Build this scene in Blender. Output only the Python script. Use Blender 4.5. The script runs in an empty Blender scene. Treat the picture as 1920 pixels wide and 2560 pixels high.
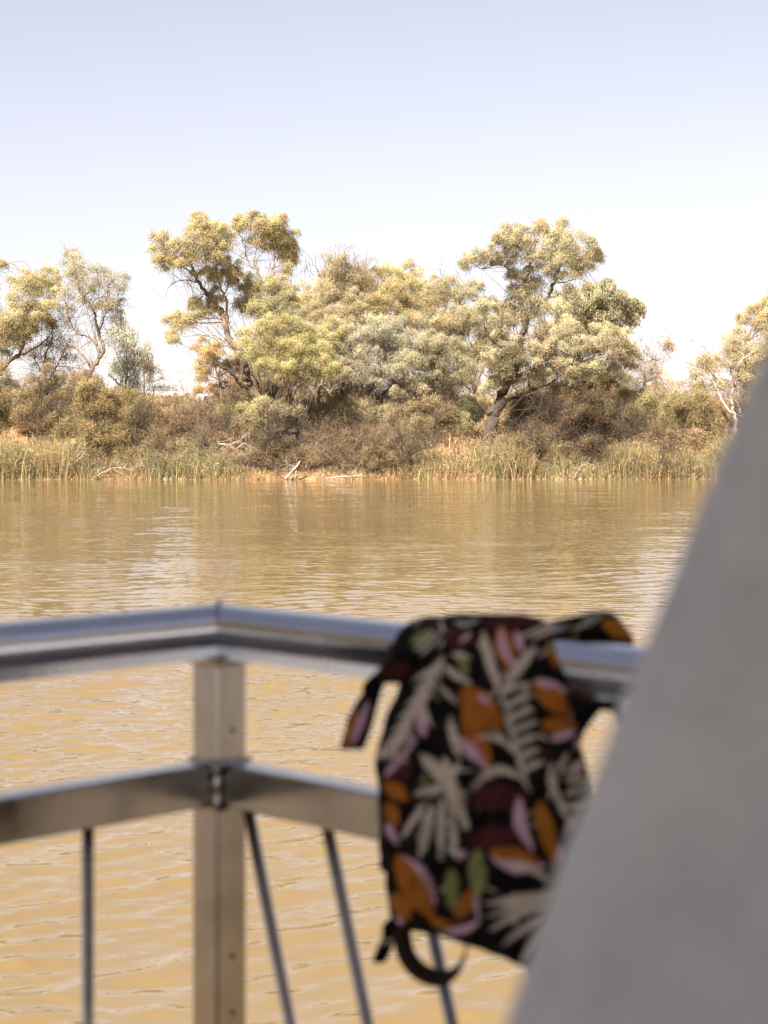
import bpy, math
import numpy as np
R = math.radians
rng = np.random.default_rng(7)
S = bpy.context.scene
COL = S.collection

# ------------------------------------------------------------------ camera, sky, sun, exposure
H = 2.9            # eye height above the river
F = 4835.0         # focal length in photo pixels (68 mm, portrait)
PX0, PY0 = 960.0, 1080.0
cam = bpy.data.cameras.new('camera'); co = bpy.data.objects.new('camera', cam); COL.objects.link(co)
co.location = (0, 0, H); co.rotation_euler = (R(90), 0, 0)
cam.lens = 68; cam.sensor_width = 36; cam.sensor_fit = 'AUTO'; cam.shift_y = -200/2560
cam.clip_start = 0.05; cam.clip_end = 20000
cam.dof.use_dof = True; cam.dof.focus_distance = 110; cam.dof.aperture_fstop = 6.3
S.camera = co
SUN_EL, SUN_AZ = 48, 208     # azimuth clockwise from +Y (river ahead = +Y): from behind and left
w = bpy.data.worlds.new('World'); S.world = w; w.use_nodes = True
nt = w.node_tree; bg = nt.nodes['Background']
sky = nt.nodes.new('ShaderNodeTexSky'); sky.sky_type = 'NISHITA'; sky.sun_disc = False
sky.sun_elevation = R(SUN_EL); sky.sun_rotation = R(SUN_AZ); sky.dust_density = 0.3; sky.air_density = 1.0; sky.ozone_density = 1.0
hs = nt.nodes.new('ShaderNodeHueSaturation'); hs.inputs['Saturation'].default_value = 0.46
mm = nt.nodes.new('ShaderNodeMix'); mm.data_type = 'RGBA'; mm.blend_type = 'MULTIPLY'; mm.inputs['Factor'].default_value = 1
mm.inputs['B'].default_value = (.90, 0.825, .865, 1)
nt.links.new(sky.outputs[0], hs.inputs['Color']); nt.links.new(hs.outputs[0], mm.inputs['A'])
nt.links.new(mm.outputs['Result'], bg.inputs['Color']); bg.inputs['Strength'].default_value = 0.05
sl = bpy.data.lights.new('sun', 'SUN'); so = bpy.data.objects.new('sun', sl); COL.objects.link(so)
sl.energy = 5.0; sl.angle = R(0.5); sl.color = (1.0, 0.93, 0.82)
so.rotation_euler = (R(90-SUN_EL), 0, R(-SUN_AZ+180)); so.location = (-20, -20, 40)
S.view_settings.view_transform = 'Standard'; S.view_settings.look = 'None'
S.view_settings.exposure = 1.8; S.view_settings.gamma = 1
S.cycles.max_bounces = 6; S.cycles.transparent_max_bounces = 8
S.cycles.use_denoising = True

# ------------------------------------------------------------------ helpers
def P(px, py, d):
    return np.array([(px-PX0)/F*d, d, H-(py-PY0)/F*d])

def tag(o, label=None, cat=None, group=None, kind=None):
    if label: o['label'] = label
    if cat: o['category'] = cat
    if group: o['group'] = group
    if kind: o['kind'] = kind
    return o

def empty(name, loc, parent=None):
    o = bpy.data.objects.new(name, None); COL.objects.link(o); o.location = tuple(float(v) for v in loc)
    o.empty_display_size = 0.3
    return o

def mesh(name, V, Q, mat, parent=None, smooth=False, col=None, T=None, nrm=None):
    """V (n,3) world coordinates, Q (m,4) quads, T (k,3) triangles; with a parent the origin is the parent's."""
    V = np.asarray(V, np.float32).copy()
    if parent is not None: V -= np.array(parent.location, np.float32)
    me = bpy.data.meshes.new(name)
    Q = np.asarray(Q, np.int32).reshape(-1, 4); T = np.zeros((0, 3), np.int32) if T is None else np.asarray(T, np.int32).reshape(-1, 3)
    loops = np.concatenate([Q.ravel(), T.ravel()])
    starts = np.concatenate([np.arange(len(Q))*4, len(Q)*4+np.arange(len(T))*3]).astype(np.int32)
    me.vertices.add(len(V)); me.vertices.foreach_set('co', V.ravel())
    me.loops.add(len(loops)); me.loops.foreach_set('vertex_index', loops)
    me.polygons.add(len(starts)); me.polygons.foreach_set('loop_start', starts)
    me.update(calc_edges=True)
    me.polygons.foreach_set('use_smooth', np.full(len(starts), smooth, bool))
    if col is not None:
        a = me.color_attributes.new('tint', 'FLOAT_COLOR', 'POINT')
        c4 = np.ones((len(V), 4), np.float32); c4[:, :3] = col; a.data.foreach_set('color', c4.ravel())
    if nrm is not None:
        a = me.attributes.new('puff', 'FLOAT_VECTOR', 'POINT'); a.data.foreach_set('vector', np.asarray(nrm, np.float32).ravel())
    me.materials.append(mat); me.validate()
    o = bpy.data.objects.new(name, me); COL.objects.link(o)
    if parent is not None: o.parent = parent
    return o

class Geo:
    def __init__(s): s.V = []; s.Q = []; s.C = []; s.M = []; s.n = 0
    def add(s, V, Q, C=None):
        V = np.asarray(V, float); Q = np.asarray(Q, int)
        s.V.append(V); s.Q.append(Q+s.n); s.n += len(V)
        if C is not None: s.C.append(np.broadcast_to(C, (len(V), 3)))
    def out(s, name, mat, parent=None, smooth=False):
        return mesh(name, np.concatenate(s.V), np.concatenate(s.Q), mat, parent, smooth, np.concatenate(s.C) if s.C else None, None, np.concatenate(s.M) if s.M else None)

def unit(a): return a/np.maximum(np.linalg.norm(a, axis=-1, keepdims=True), 1e-9)

def catmull(pts, n=6):
    p = np.asarray(pts, float)
    if len(p) < 3:
        t = np.linspace(0, 1, n+1)[:, None]; return p[0]*(1-t)+p[-1]*t
    e = np.vstack([2*p[0]-p[1], p, 2*p[-1]-p[-2]]); out = []
    for i in range(len(p)-1):
        a, b, c, d = e[i:i+4]
        for t in np.linspace(0, 1, n, endpoint=False):
            out.append(.5*((2*b)+(-a+c)*t+(2*a-5*b+4*c-d)*t*t+(-a+3*b-3*c+d)*t**3))
    out.append(p[-1]); return np.array(out)

def tube(g, pts, rad, sides=7, col=None, rough=0.0, flat=1.0):
    pts = np.asarray(pts, float); n = len(pts)
    rad = np.interp(np.linspace(0, 1, n), np.linspace(0, 1, len(rad)), rad) if np.ndim(rad) else np.full(n, rad)
    t = unit(np.gradient(pts, axis=0)); up = np.array([0.13, 0.27, 0.95]) if abs(t[:, 2]).mean() < .85 else np.array([0.9, .4, .1])
    a = unit(np.cross(t, up)); b = np.cross(t, a)
    th = np.linspace(0, 2*np.pi, sides, endpoint=False)
    rr = rad[:, None]*(1+rough*rng.normal(size=(n, sides))) if rough else np.repeat(rad[:, None], sides, 1)
    V = pts[:, None]+a[:, None]*(np.cos(th)*rr)[..., None]+b[:, None]*(np.sin(th)*rr*flat)[..., None]
    i = np.arange(n-1)[:, None]*sides; j = np.arange(sides); k = (j+1) % sides
    Q = np.stack([i+j, i+k, i+sides+k, i+sides+j], -1).reshape(-1, 4)
    V = V.reshape(-1, 3); 
    V = np.vstack([V, pts[-1:]+t[-1:]*rad[-1]*.5, pts[:1]]); e = n*sides
    Qe = np.stack([(n-1)*sides+j, (n-1)*sides+k, np.full(sides, e), np.full(sides, e)], -1)
    # end caps as fans of thin quads: two half steps per quad
    jj = np.arange(0, sides-sides % 2, 2)
    Qe = np.stack([(n-1)*sides+jj, (n-1)*sides+(jj+1) % sides, (n-1)*sides+(jj+2) % sides, np.full(len(jj), e)], -1)
    Qs = np.stack([(jj+2) % sides, (jj+1) % sides, jj, np.full(len(jj), e+1)], -1)
    g.add(V, np.vstack([Q, Qe, Qs]), col)

def twigs(g, A, B, r0, r1, sag, col=None):
    """many thin three-sided curved twigs at once"""
    A = np.asarray(A, float).reshape(-1, 3); B = np.asarray(B, float).reshape(-1, 3); n = len(A)
    if n == 0: return
    r0 = np.broadcast_to(r0, (n,)); r1 = np.broadcast_to(r1, (n,)); sag = np.broadcast_to(sag, (n,))
    L = np.linalg.norm(B-A, axis=1)
    ts = [0, .25, .5, .75, 1]; wob = rng.normal(size=(n, 3))*(L*.07)[:, None]; wob2 = rng.normal(size=(n, 3))*(L*.07)[:, None]
    rings = []
    d = unit(B-A+1e-6); a = unit(np.cross(d, rng.normal(size=(n, 3)))); b = np.cross(d, a)
    for t in ts:
        c = A*(1-t)+B*t+np.array([0, 0, 1.])*(sag*L*4*t*(1-t))[:, None]+wob*math.sin(math.pi*t)+wob2*math.sin(2*math.pi*t)
        r = (r0*(1-t)+r1*t)[:, None]
        rings.append(np.stack([c+r*(a*math.cos(q)+b*math.sin(q)) for q in (0, 2.094, 4.189)], 1))
    V = np.stack(rings, 1).reshape(-1, 3); m = len(ts)*3
    Q = []
    for i in range(len(ts)-1):
        for j in range(3):
            k = (j+1) % 3; Q.append([i*3+j, i*3+k, i*3+3+k, i*3+3+j])
    Q = (np.arange(n)[:, None, None]*m+np.array(Q)[None]).reshape(-1, 4)
    g.add(V, Q, col)

def leaves(g, C, L, W, pull, col, nrm=None):
    """diamond leaves; pull = (x,y,z) bias of the long axis"""
    n = len(C)
    if n == 0: return
    a = unit(rng.normal(size=(n, 3))+pull); b = unit(np.cross(a, rng.normal(size=(n, 3))))
    l = L*rng.uniform(.6, 1.3, (n, 1)); w_ = W*rng.uniform(.7, 1.3, (n, 1))
    V = np.stack([C-a*l*.5, C+b*w_*.5, C+a*l*.5, C-b*w_*.5], 1).reshape(-1, 3)
    g.add(V, np.arange(4*n).reshape(-1, 4), np.repeat(col, 4, axis=0))
    g.M.append(np.repeat(unit(nrm), 4, axis=0) if nrm is not None else np.zeros((4*n, 3)))

# ------------------------------------------------------------------ materials
def mat(name):
    m = bpy.data.materials.new(name); m.use_nodes = True; nt = m.node_tree
    return m, nt, nt.nodes['Principled BSDF']
def N(nt, t, **kw):
    n = nt.nodes.new(t)
    for k, v in kw.items():
        if k in n.inputs.keys(): n.inputs[k].default_value = v
        else: setattr(n, k, v)
    return n
def ramp(nt, stops):
    r = nt.nodes.new('ShaderNodeValToRGB'); e = r.color_ramp.elements
    while len(e) < len(stops): e.new(.5)
    for x, (p, c) in zip(e, stops): x.position = p; x.color = (*c, 1)
    return r
def noise(nt, coord, scale, detail=4, rough=.55, vec=None):
    n = N(nt, 'ShaderNodeTexNoise', Scale=scale, Detail=detail, Roughness=rough)
    if vec is not None:
        mp = N(nt, 'ShaderNodeMapping'); mp.inputs['Scale'].default_value = vec; nt.links.new(coord, mp.inputs[0]); nt.links.new(mp.outputs[0], n.inputs['Vector'])
    else: nt.links.new(coord, n.inputs['Vector'])
    return n

def leaf_material():
    m, nt, p = mat('foliage')
    at = N(nt, 'ShaderNodeAttribute', attribute_name='tint')
    nt.nodes.remove(p); d = N(nt, 'ShaderNodeBsdfDiffuse'); t = N(nt, 'ShaderNodeBsdfTranslucent'); gl = N(nt, 'ShaderNodeBsdfGlossy', Roughness=.45)
    gl.inputs['Color'].default_value = (.6, .6, .6, 1)
    mx = N(nt, 'ShaderNodeMixShader'); mx.inputs[0].default_value = .34; m2 = N(nt, 'ShaderNodeMixShader'); m2.inputs[0].default_value = .015
    L = nt.links.new; L(at.outputs['Color'], d.inputs['Color']); L(at.outputs['Color'], t.inputs['Color'])
    ge = N(nt, 'ShaderNodeNewGeometry'); pa = N(nt, 'ShaderNodeAttribute', attribute_name='puff'); sc = N(nt, 'ShaderNodeVectorMath', operation='SCALE'); sc.inputs['Scale'].default_value = .6
    ad = N(nt, 'ShaderNodeVectorMath', operation='ADD'); nn = N(nt, 'ShaderNodeVectorMath', operation='NORMALIZE')
    L(pa.outputs['Vector'], sc.inputs[0]); L(sc.outputs[0], ad.inputs[0]); L(ge.outputs['Normal'], ad.inputs[1]); L(ad.outputs[0], nn.inputs[0]); L(nn.outputs[0], d.inputs['Normal'])
    L(d.outputs[0], mx.inputs[1]); L(t.outputs[0], mx.inputs[2]); L(mx.outputs[0], m2.inputs[1]); L(gl.outputs[0], m2.inputs[2])
    L(m2.outputs[0], nt.nodes['Material Output'].inputs['Surface']); return m
M_LEAF = leaf_material()

def bark_material(name, c1, c2, c3):
    m, nt, p = mat(name); L = nt.links.new
    tc = N(nt, 'ShaderNodeTexCoord')
    n1 = noise(nt, tc.outputs['Object'], 1.3, 6, .6); n2 = noise(nt, tc.outputs['Object'], 9, 5, .6, (1.6, 1.6, .25))
    r = ramp(nt, [(.32, c1), (.5, c2), (.68, c3)]); mx = N(nt, 'ShaderNodeMix'); mx.data_type = 'FLOAT'; mx.inputs['Factor'].default_value = .5
    L(n1.outputs['Fac'], mx.inputs['A']); L(n2.outputs['Fac'], mx.inputs['B']); L(mx.outputs['Result'], r.inputs[0]); L(r.outputs[0], p.inputs['Base Color'])
    b = N(nt, 'ShaderNodeBump', Strength=.7, Distance=.06); L(n2.outputs['Fac'], b.inputs['Height']); L(b.outputs[0], p.inputs['Normal'])
    p.inputs['Roughness'].default_value = .85; return m
M_BARK = bark_material('gum_bark', (.07, .045, .03), (.17, .11, .07), (.34, .25, .18))
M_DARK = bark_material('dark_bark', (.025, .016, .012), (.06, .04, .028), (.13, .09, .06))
M_PALE = bark_material('bleached_wood', (.26, .19, .14), (.45, .36, .28), (.62, .54, .45))
M_TWIG = bark_material('dry_twigs', (.07, .048, .026), (.19, .135, .075), (.42, .32, .20))

# ------------------------------------------------------------------ ground and river
D0 = 118.0
def shore(x): return D0 + .35*np.sin(x*.31+1)+.25*np.sin(x*.83)+.9*np.sin(x*.045+.6)
def Gh(x, d):
    x = np.asarray(x, float); d = np.asarray(d, float); u = d-shore(x)
    z = np.interp(u, [-30, -3, 0, .5, 3, 8, 17, 21, 60, 400, 9000], [-4, -.8, -.03, .35, .75, 2.3, 4.75, 5.05, 5.2, 5.0, 4.0])
    amp = np.clip(u/6, 0, 1)*np.clip(1.4-u/200, .15, 1)
    return z+amp*(.28*np.sin(x*.55+d*.4)+.2*np.sin(x*1.3-d*.7+2)+.12*np.sin(x*2.9+d*1.9)+.07*np.sin(x*6.1-d*4.3))

def make_ground():
    xs = np.concatenate([-np.geomspace(6000, 72, 28), np.linspace(-70, 70, 420), np.geomspace(72, 6000, 28)])
    ds = np.concatenate([np.linspace(100, 116.5, 6), np.linspace(117, 142, 110), np.geomspace(143, 9000, 60)])
    X, Dd = np.meshgrid(xs, ds); Z = Gh(X, Dd)
    V = np.stack([X, Dd, Z], -1).reshape(-1, 3); nx = len(xs)
    i, j = np.meshgrid(np.arange(len(ds)-1), np.arange(nx-1), indexing='ij'); a = i*nx+j
    Q = np.stack([a, a+1, a+nx+1, a+nx], -1).reshape(-1, 4)
    m, nt, p = mat('bank_soil'); L = nt.links.new; tc = N(nt, 'ShaderNodeTexCoord')
    n1 = noise(nt, tc.outputs['Object'], .35, 5, .6); n2 = noise(nt, tc.outputs['Object'], 3.5, 6, .65)
    r1 = ramp(nt, [(.38, (.30, .15, .07)), (.5, (.36, .21, .10)), (.62, (.38, .28, .15))]); r2 = ramp(nt, [(.3, (.55, .5, .45)), (.7, (1, 1, 1))])
    mx = N(nt, 'ShaderNodeMix'); mx.data_type = 'RGBA'; mx.blend_type = 'MULTIPLY'; mx.inputs['Factor'].default_value = 1
    L(n1.outputs['Fac'], r1.inputs[0]); L(n2.outputs['Fac'], r2.inputs[0]); L(r1.outputs[0], mx.inputs['A']); L(r2.outputs[0], mx.inputs['B']); L(mx.outputs['Result'], p.inputs['Base Color'])
    b = N(nt, 'ShaderNodeBump', Strength=.8, Distance=.15); L(n2.outputs['Fac'], b.inputs['Height']); L(b.outputs[0], p.inputs['Normal']); p.inputs['Roughness'].default_value = .95
    tag(mesh('ground', V, Q, m, smooth=True), 'reddish tan earth river bank under the trees', kind='structure')
make_ground()

def make_water():
    m, nt, p = mat('muddy_water'); L = nt.links.new; tc = N(nt, 'ShaderNodeTexCoord')
    p.inputs['Base Color'].default_value = (.50, .335, .135, 1); p.inputs['Roughness'].default_value = .04; p.inputs['IOR'].default_value = 1.33
    nb = noise(nt, tc.outputs['Object'], .05, 3, .5); rb = ramp(nt, [(.3, (.145, .097, .040)), (.7, (.18, .124, .055))])
    L(nb.outputs['Fac'], rb.inputs[0]); L(rb.outputs[0], p.inputs['Base Color'])
    geo = N(nt, 'ShaderNodeNewGeometry'); prev = geo.outputs['Normal']
    for sc, st, vec in ((.33, .07, (.35, 1, 1)), (1.7, .12, (.4, 1, 1)), (9., .20, (.5, 1, 1))):
        a1 = noise(nt, tc.outputs['Object'], sc, 2, .5, vec); sb = N(nt, 'ShaderNodeVectorMath', operation='SUBTRACT'); sb.inputs[1].default_value = (.5, .5, .5)
        ml = N(nt, 'ShaderNodeVectorMath', operation='MULTIPLY'); ml.inputs[1].default_value = (st*.75, st, 0); ad = N(nt, 'ShaderNodeVectorMath', operation='ADD')
        L(a1.outputs['Color'], sb.inputs[0]); L(sb.outputs[0], ml.inputs[0]); L(ml.outputs[0], ad.inputs[0]); L(prev, ad.inputs[1]); prev = ad.outputs[0]
    nm = N(nt, 'ShaderNodeVectorMath', operation='NORMALIZE'); L(prev, nm.inputs[0]); L(nm.outputs[0], p.inputs['Normal'])
    # rippled surface: real waves on a grid that thins out with distance
    ds = [-60., -20., 0., 5.]; d = 7.0
    while d < 124: ds.append(d); d += max(.013, d*d/(H*F)*1.1*1.0)
    ds = np.array(ds); nx = 640; u = np.linspace(-1, 1, nx)
    half = np.interp(ds, [-60, 0, 7, 30, 124], [40, 12, 3.2, 9, 40])
    X = u[None]*half[:, None]; Y = np.repeat(ds[:, None], nx, 1); Z = np.zeros_like(X)
    q = np.random.default_rng(3)
    warp = .35*np.sin(X*.7+Y*.33)+.3*np.sin(X*.23-Y*.51+1)
    for k in range(52):
        lam = np.exp(q.uniform(np.log(.10), np.log(.9))); th = q.normal(0, .62)+math.pi/2-.1
        kk = 2*math.pi/lam; amp = .0046*lam**.9*min(3., q.exponential(1.15))
        ph = kk*(math.cos(th)*X+math.sin(th)*Y+warp*1.6*lam)+q.uniform(0, 6.28)
        # drop waves the grid cannot carry at this distance
        step = np.gradient(ds)[:, None]; fade = np.clip((lam/step-3)/3, 0, 1)
        env = .6+.5*np.sin(X*q.uniform(.2, .9)+Y*q.uniform(.1, .5)+q.uniform(0, 6))
        s = np.sin(ph); Z += amp*fade*env*(s-.15*np.cos(2*ph))
    patch = .75+.35*np.sin(X*.21+Y*.13+2)*np.sin(Y*.19-X*.07)
    Z *= patch*np.interp(Y, [8, 12, 18, 25, 45, 100], [.42, .7, .95, .8, .4, .4]); Z[:3] = 0
    V = np.stack([X, Y, Z], -1).reshape(-1, 3)
    i, j = np.meshgrid(np.arange(len(ds)-1), np.arange(nx-1), indexing='ij'); a = i*nx+j
    Q = [np.stack([a, a+1, a+nx+1, a+nx], -1).reshape(-1, 4)]
    # the rest of the river either side and behind, joined to the grid's rim
    nv = len(V); rim = np.arange(len(ds))*nx; out = []
    for s, col in ((-1, 0), (1, nx-1)):
        o = np.stack([np.full(len(ds), s*6000.), ds, np.zeros(len(ds))], 1); out.append(o)
        r_ = rim+col; oo = nv+np.arange(len(ds)) if s < 0 else nv+len(ds)+np.arange(len(ds))
        Q.append(np.stack([oo[:-1], r_[:-1], r_[1:], oo[1:]], 1) if s < 0 else np.stack([r_[:-1], oo[:-1], oo[1:], r_[1:]], 1))
    V = np.vstack([V]+out)
    nb_ = len(V); V = np.vstack([V, [[-6000, -900, 0], [6000, -900, 0]]])
    r0 = [nv]+list(range(nx))+[nv+len(ds)]
    T = [[nb_, r0[k+1], r0[k]] for k in range(len(r0)//2)]+[[nb_+1, r0[k+1], r0[k]] for k in range(len(r0)//2, len(r0)-1)]+[[nb_, nb_+1, r0[len(r0)//2]]]
    tag(mesh('river', V, np.vstack(Q), m, smooth=True, T=T), 'brown muddy river with fine ripples', kind='structure')
make_water()

# ------------------------------------------------------------------ trees
GUM = (.235, .208, .092); GREEN = (.22, .20, .078); GREY = (.225, .205, .115); OLIVE = (.20, .165, .07); RUST = (.36, .17, .04); YEL = (.27, .25, .09); DRY = (.27, .19, .11)
GROW = 1.08
BRIGHT = np.array([2.06, 2.02, 2.5])
class Plant:
    def __init__(s, name, label, cat, px, d, group=None):
        s.d = d; x = (px-PX0)/F*d; s.loc = np.array([x, d, float(Gh(x, d))])
        s.root = empty(name, s.loc); tag(s.root, label, cat, group); s.ph = rng.uniform(0, 6.28, 4); s.samp = []
        s.wood = Geo(); s.lf = Geo(); s.px = px
    def wob(s, px, py):
        return .9*math.sin(px*.021+s.ph[0])+.7*math.sin(py*.024+s.ph[1])
    def pt(s, px, py):
        if py is None: return s.loc-np.array([0, 0, .25])
        p = P(px, py, s.d); k = min(1., max(0, (p[2]-s.loc[2])/3)); return P(px, py, s.d+k*s.wob(px, py))
    def limb(s, pts, r0, r1, sides=8, jit=.05):
        r0, r1 = r0*.72, r1*.6; W = np.array([s.pt(*q) for q in pts]); c = catmull(W, 6)
        n = len(c); c[1:-1] += rng.normal(size=(n-2, 3))*jit*min(1, r0*4+.2)
        rad = r0+(r1-r0)*np.linspace(0, 1, n)**.8
        if pts[0][1] is None: rad[0] *= 1.45; rad[1] *= 1.28; rad[2] *= 1.15; rad[3] *= 1.06
        tube(s.wood, c, rad, sides, rough=.06); s.samp.append(np.column_stack([c, rad])); return s
    def spurs(s, n, L=1.2, r=.02, up=.3):
        """bare side twigs off the limbs"""
        A = np.concatenate(s.samp); A = A[A[:, 2] > s.loc[2]+1.2]
        if len(A) == 0: return s
        a = A[rng.integers(0, len(A), n), :3]; d_ = unit(rng.normal(size=(n, 3))+[0, 0, up]); l = L*rng.uniform(.4, 1.3, (n, 1)); b = a+d_*l
        twigs(s.wood, a, b, r, r*.3, rng.uniform(-.1, .1, n))
        for f in (.45, .7, .9):
            c = a*(1-f)+b*f; twigs(s.wood, c, c+unit(d_+rng.normal(size=(n, 3))*.6)*l*.5, r*.5, r*.2, rng.uniform(-.1, .1, n))
        return s
    def crown(s, blobs, tint, L=.105, W=.034, pull=(0, 0, -.9), rp=12.5, dens=1.0, per=560, squash=.68, feather=False, zr=.85, branch=True):
        tint = np.array(tint)*BRIGHT
        sat = []
        for bl in blobs:
            for _ in range(3 if not feather else 5):
                a = rng.uniform(0, 6.283); f = rng.uniform(.9, 1.2 if not feather else 1.5); sat.append((bl[0]+bl[2]*f*math.cos(a), bl[1]+bl[3]*f*math.sin(a), bl[2]*rng.uniform(.22, .4), bl[3]*rng.uniform(.22, .4), .9))
        nb = len(blobs)
        for ib, bl in enumerate(list(blobs)+sat):
            cx, cy, rx, ry = bl[:4]; gr = GROW*(1.15 if feather else 1); rx *= gr; ry *= gr; kd = bl[4] if len(bl) > 4 else 1.
            c0 = s.pt(cx, cy); k = s.d/F; ax = np.array([rx*k, (rx+ry)/2*k*zr, ry*k])
            rpm = rp*k*(.75 if min(rx, ry) < 22 else 1)
            n = max(3, int(1.5*dens*kd*rx*ry/(rp*rp)*1.25))
            u = unit(rng.normal(size=(n, 3))); rr = rng.uniform(0, 1, (n, 1))**.45; u[:, 2] += .12
            ctr = c0+u*rr*ax*rng.uniform(.8, 1.0, (n, 1))
            S_ = np.concatenate(s.samp)[:, :4] if s.samp else np.array([[*s.loc, .1]])
            S_ = S_[S_[:, 2] <= c0[2]+ax[2]*.3] if (S_[:, 2] <= c0[2]+ax[2]*.3).any() else S_
            br = None
            if branch and ib < nb:
                dd = np.linalg.norm((S_[:, :3]-c0)*[1, .6, 1], axis=1)+.35*np.maximum(0, S_[:, 2]-c0[2]); q = S_[dd.argmin()]
                mid = (q[:3]+c0)/2+rng.normal(size=3)*.15*np.linalg.norm(c0-q[:3])+[0, 0, .05]
                pts = catmull([q[:3], mid, c0+[0, 0, -ax[2]*.15]], 5); r0 = min(q[3]*.75, .02+.0007*(rx+ry))
                tube(s.wood, pts, [r0, r0*.4], 5, rough=.05); br = np.column_stack([pts, np.full(len(pts), r0)])
            al = br if br is not None else S_
            dm = ((ctr[:, None]-al[None, :, :3])**2).sum(-1); a = al[dm.argmin(1), :3]
            j = rng.integers(0, len(al), n); pick = rng.uniform(size=n) < .4; a[pick] = al[j[pick], :3]
            twigs(s.wood, a, ctr, .020, .007, rng.uniform(-.03, .08, n))
            # leaves puff by puff
            m = int(per*dens**.3*(.75 if ib < nb else .5)); tone = np.exp(rng.normal(0, .13, (n, 1)))*tint*(1+rng.normal(0, .035, (n, 3)))
            sc = rpm*rng.uniform(.7, 1.3, (n, 1, 1))
            v = np.clip(rng.normal(size=(n, m, 3)), -2.1, 2.1)*sc*[.74, .68, squash*.62]
            v[..., 2] -= .35*(v[..., 0]**2+v[..., 1]**2)/sc[..., 0]     # edges hang like a parasol
            str_ = rng.uniform(size=(n, m)) < .12; v[..., 2] -= str_*rng.uniform(0, 1.3, (n, m))*sc[..., 0]
            C = (ctr[:, None]+v).reshape(-1, 3); pn = (v/sc+.55*unit(ctr-c0)[:, None]+[0, 0, .25]).reshape(-1, 3)
            cc = np.repeat(tone, m, 0)*np.exp(rng.normal(0, .12, (n*m, 1)))*(1+rng.normal(0, .03, (n*m, 3)))
            odd = rng.uniform(size=n*m) < .05; cc[odd] = cc[odd]*[1.45, .95, .6]
            if feather:
                pl = unit(v.reshape(-1, 3)+1e-6)*1.3+np.array(pull)
                leaves(s.lf, C, L, W, pl, cc, pn)
            else: leaves(s.lf, C, L, W, np.array(pull), cc, pn)
        return s
    def done(s, bark, names=('trunk', 'crown')):
        if s.wood.n: s.wood.out(names[0], bark, s.root, True)
        if s.lf.n: s.lf.out(names[1], M_LEAF, s.root)
        return s.root

def feather(p, blobs, tint, **k):
    a = dict(L=.24, W=.026, pull=(0, 0, .35), rp=15, per=430, feather=True, squash=.9, dens=1.); a.update(k)
    return p.crown(blobs, tint, **a)

# far left gum
t = Plant('gum_tree', 'spreading gum at the left edge with a low fork and yellow green crown', 'tree', -60, 134)
t.limb([(-60, None), (-20, 960), (20, 905), (55, 870), (62, 800), (75, 745), (85, 700)], .30, .05).limb([(20, 905), (70, 880), (115, 850), (135, 820)], .13, .04)
t.limb([(-20, 960), (-30, 900), (-10, 840), (10, 800)], .16, .05).limb([(55, 870), (30, 840), (0, 790)], .1, .03)
t.crown([(85, 695, 52, 30), (55, 725, 40, 22, .7), (125, 705, 22, 18), (45, 790, 62, 45), (105, 775, 55, 32), (5, 835, 55, 40), (-35, 780, 50, 60), (60, 835, 45, 25, .7), (-5, 905, 30, 35, .8), (-15, 668, 20, 22), (-60, 690, 40, 40)], GUM); t.spurs(50); t.done(M_BARK)
# second gum
t = Plant('gum_tree', 'slender airy gum with twisting bare limbs second from the left edge', 'tree', 205, 133)
t.limb([(205, None), (215, 960), (231, 924), (258, 874), (247, 835), (240, 800), (231, 770), (208, 739), (193, 693), (188, 660)], .26, .05)
t.limb([(231, 922), (208, 890), (166, 855), (140, 850)], .13, .04).limb([(254, 884), (227, 847), (193, 832), (174, 800), (165, 760)], .11, .03)
t.limb([(247, 835), (262, 790), (275, 750), (270, 715)], .08, .03).limb([(208, 739), (240, 720), (245, 690)], .06, .02)
t.crown([(185, 650, 22, 26), (205, 675, 38, 28), (235, 700, 38, 30, .8), (280, 700, 28, 30), (275, 750, 36, 30, .9), (300, 775, 17, 30), (165, 735, 32, 26, .8), (150, 775, 25, 22, .6), (180, 700, 15, 22, .6), (225, 760, 20, 18, .4)], (.215, .195, .10), per=230); t.spurs(130, 1.6, .022); t.done(M_BARK)
t = Plant('gum_tree', 'thin dark limbed young gum between the two leftmost gums', 'tree', 120, 136)
t.limb([(120, None), (118, 960), (110, 900), (130, 850), (125, 800)], .14, .03).limb([(118, 960), (150, 900), (170, 860)], .09, .03).limb([(112, 940), (80, 890)], .08, .03)
t.crown([(90, 890, 40, 30, .5), (150, 870, 35, 30, .5), (130, 815, 32, 30, .6), (180, 920, 30, 25, .4)], OLIVE, per=200); t.spurs(120, 1.6, .02); t.done(M_DARK)
# weeping pale tree
t = Plant('weeping_tree', 'pale grey green weeping tree in front of the gap left of the tall leaning gum', 'tree', 318, 140)
t.limb([(318, None), (306, 975), (289, 951), (270, 935)], .17, .06).limb([(308, 985), (318, 930), (315, 870), (312, 825)], .12, .03).limb([(318, 930), (345, 900), (352, 880)], .06, .02)
t.crown([(312, 840, 26, 30), (298, 880, 25, 40), (335, 880, 28, 40), (350, 930, 25, 38, .6), (312, 930, 32, 42, .6)], (.20, .205, .125), dens=.6, pull=(0, 0, -2.2), L=.3, W=.04, squash=1.2, per=220, rp=14); t.done(M_BARK)
t = Plant('sapling', 'small twiggy sapling right of the pale weeping tree', 'tree', 385, 138)
t.limb([(385, None), (384, 980), (376, 940), (382, 905)], .05, .015); t.crown([(384, 930, 20, 28, .5), (400, 965, 24, 20, .6)], OLIVE, per=130, rp=12); t.spurs(60, .9, .012); t.done(M_TWIG)

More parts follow.
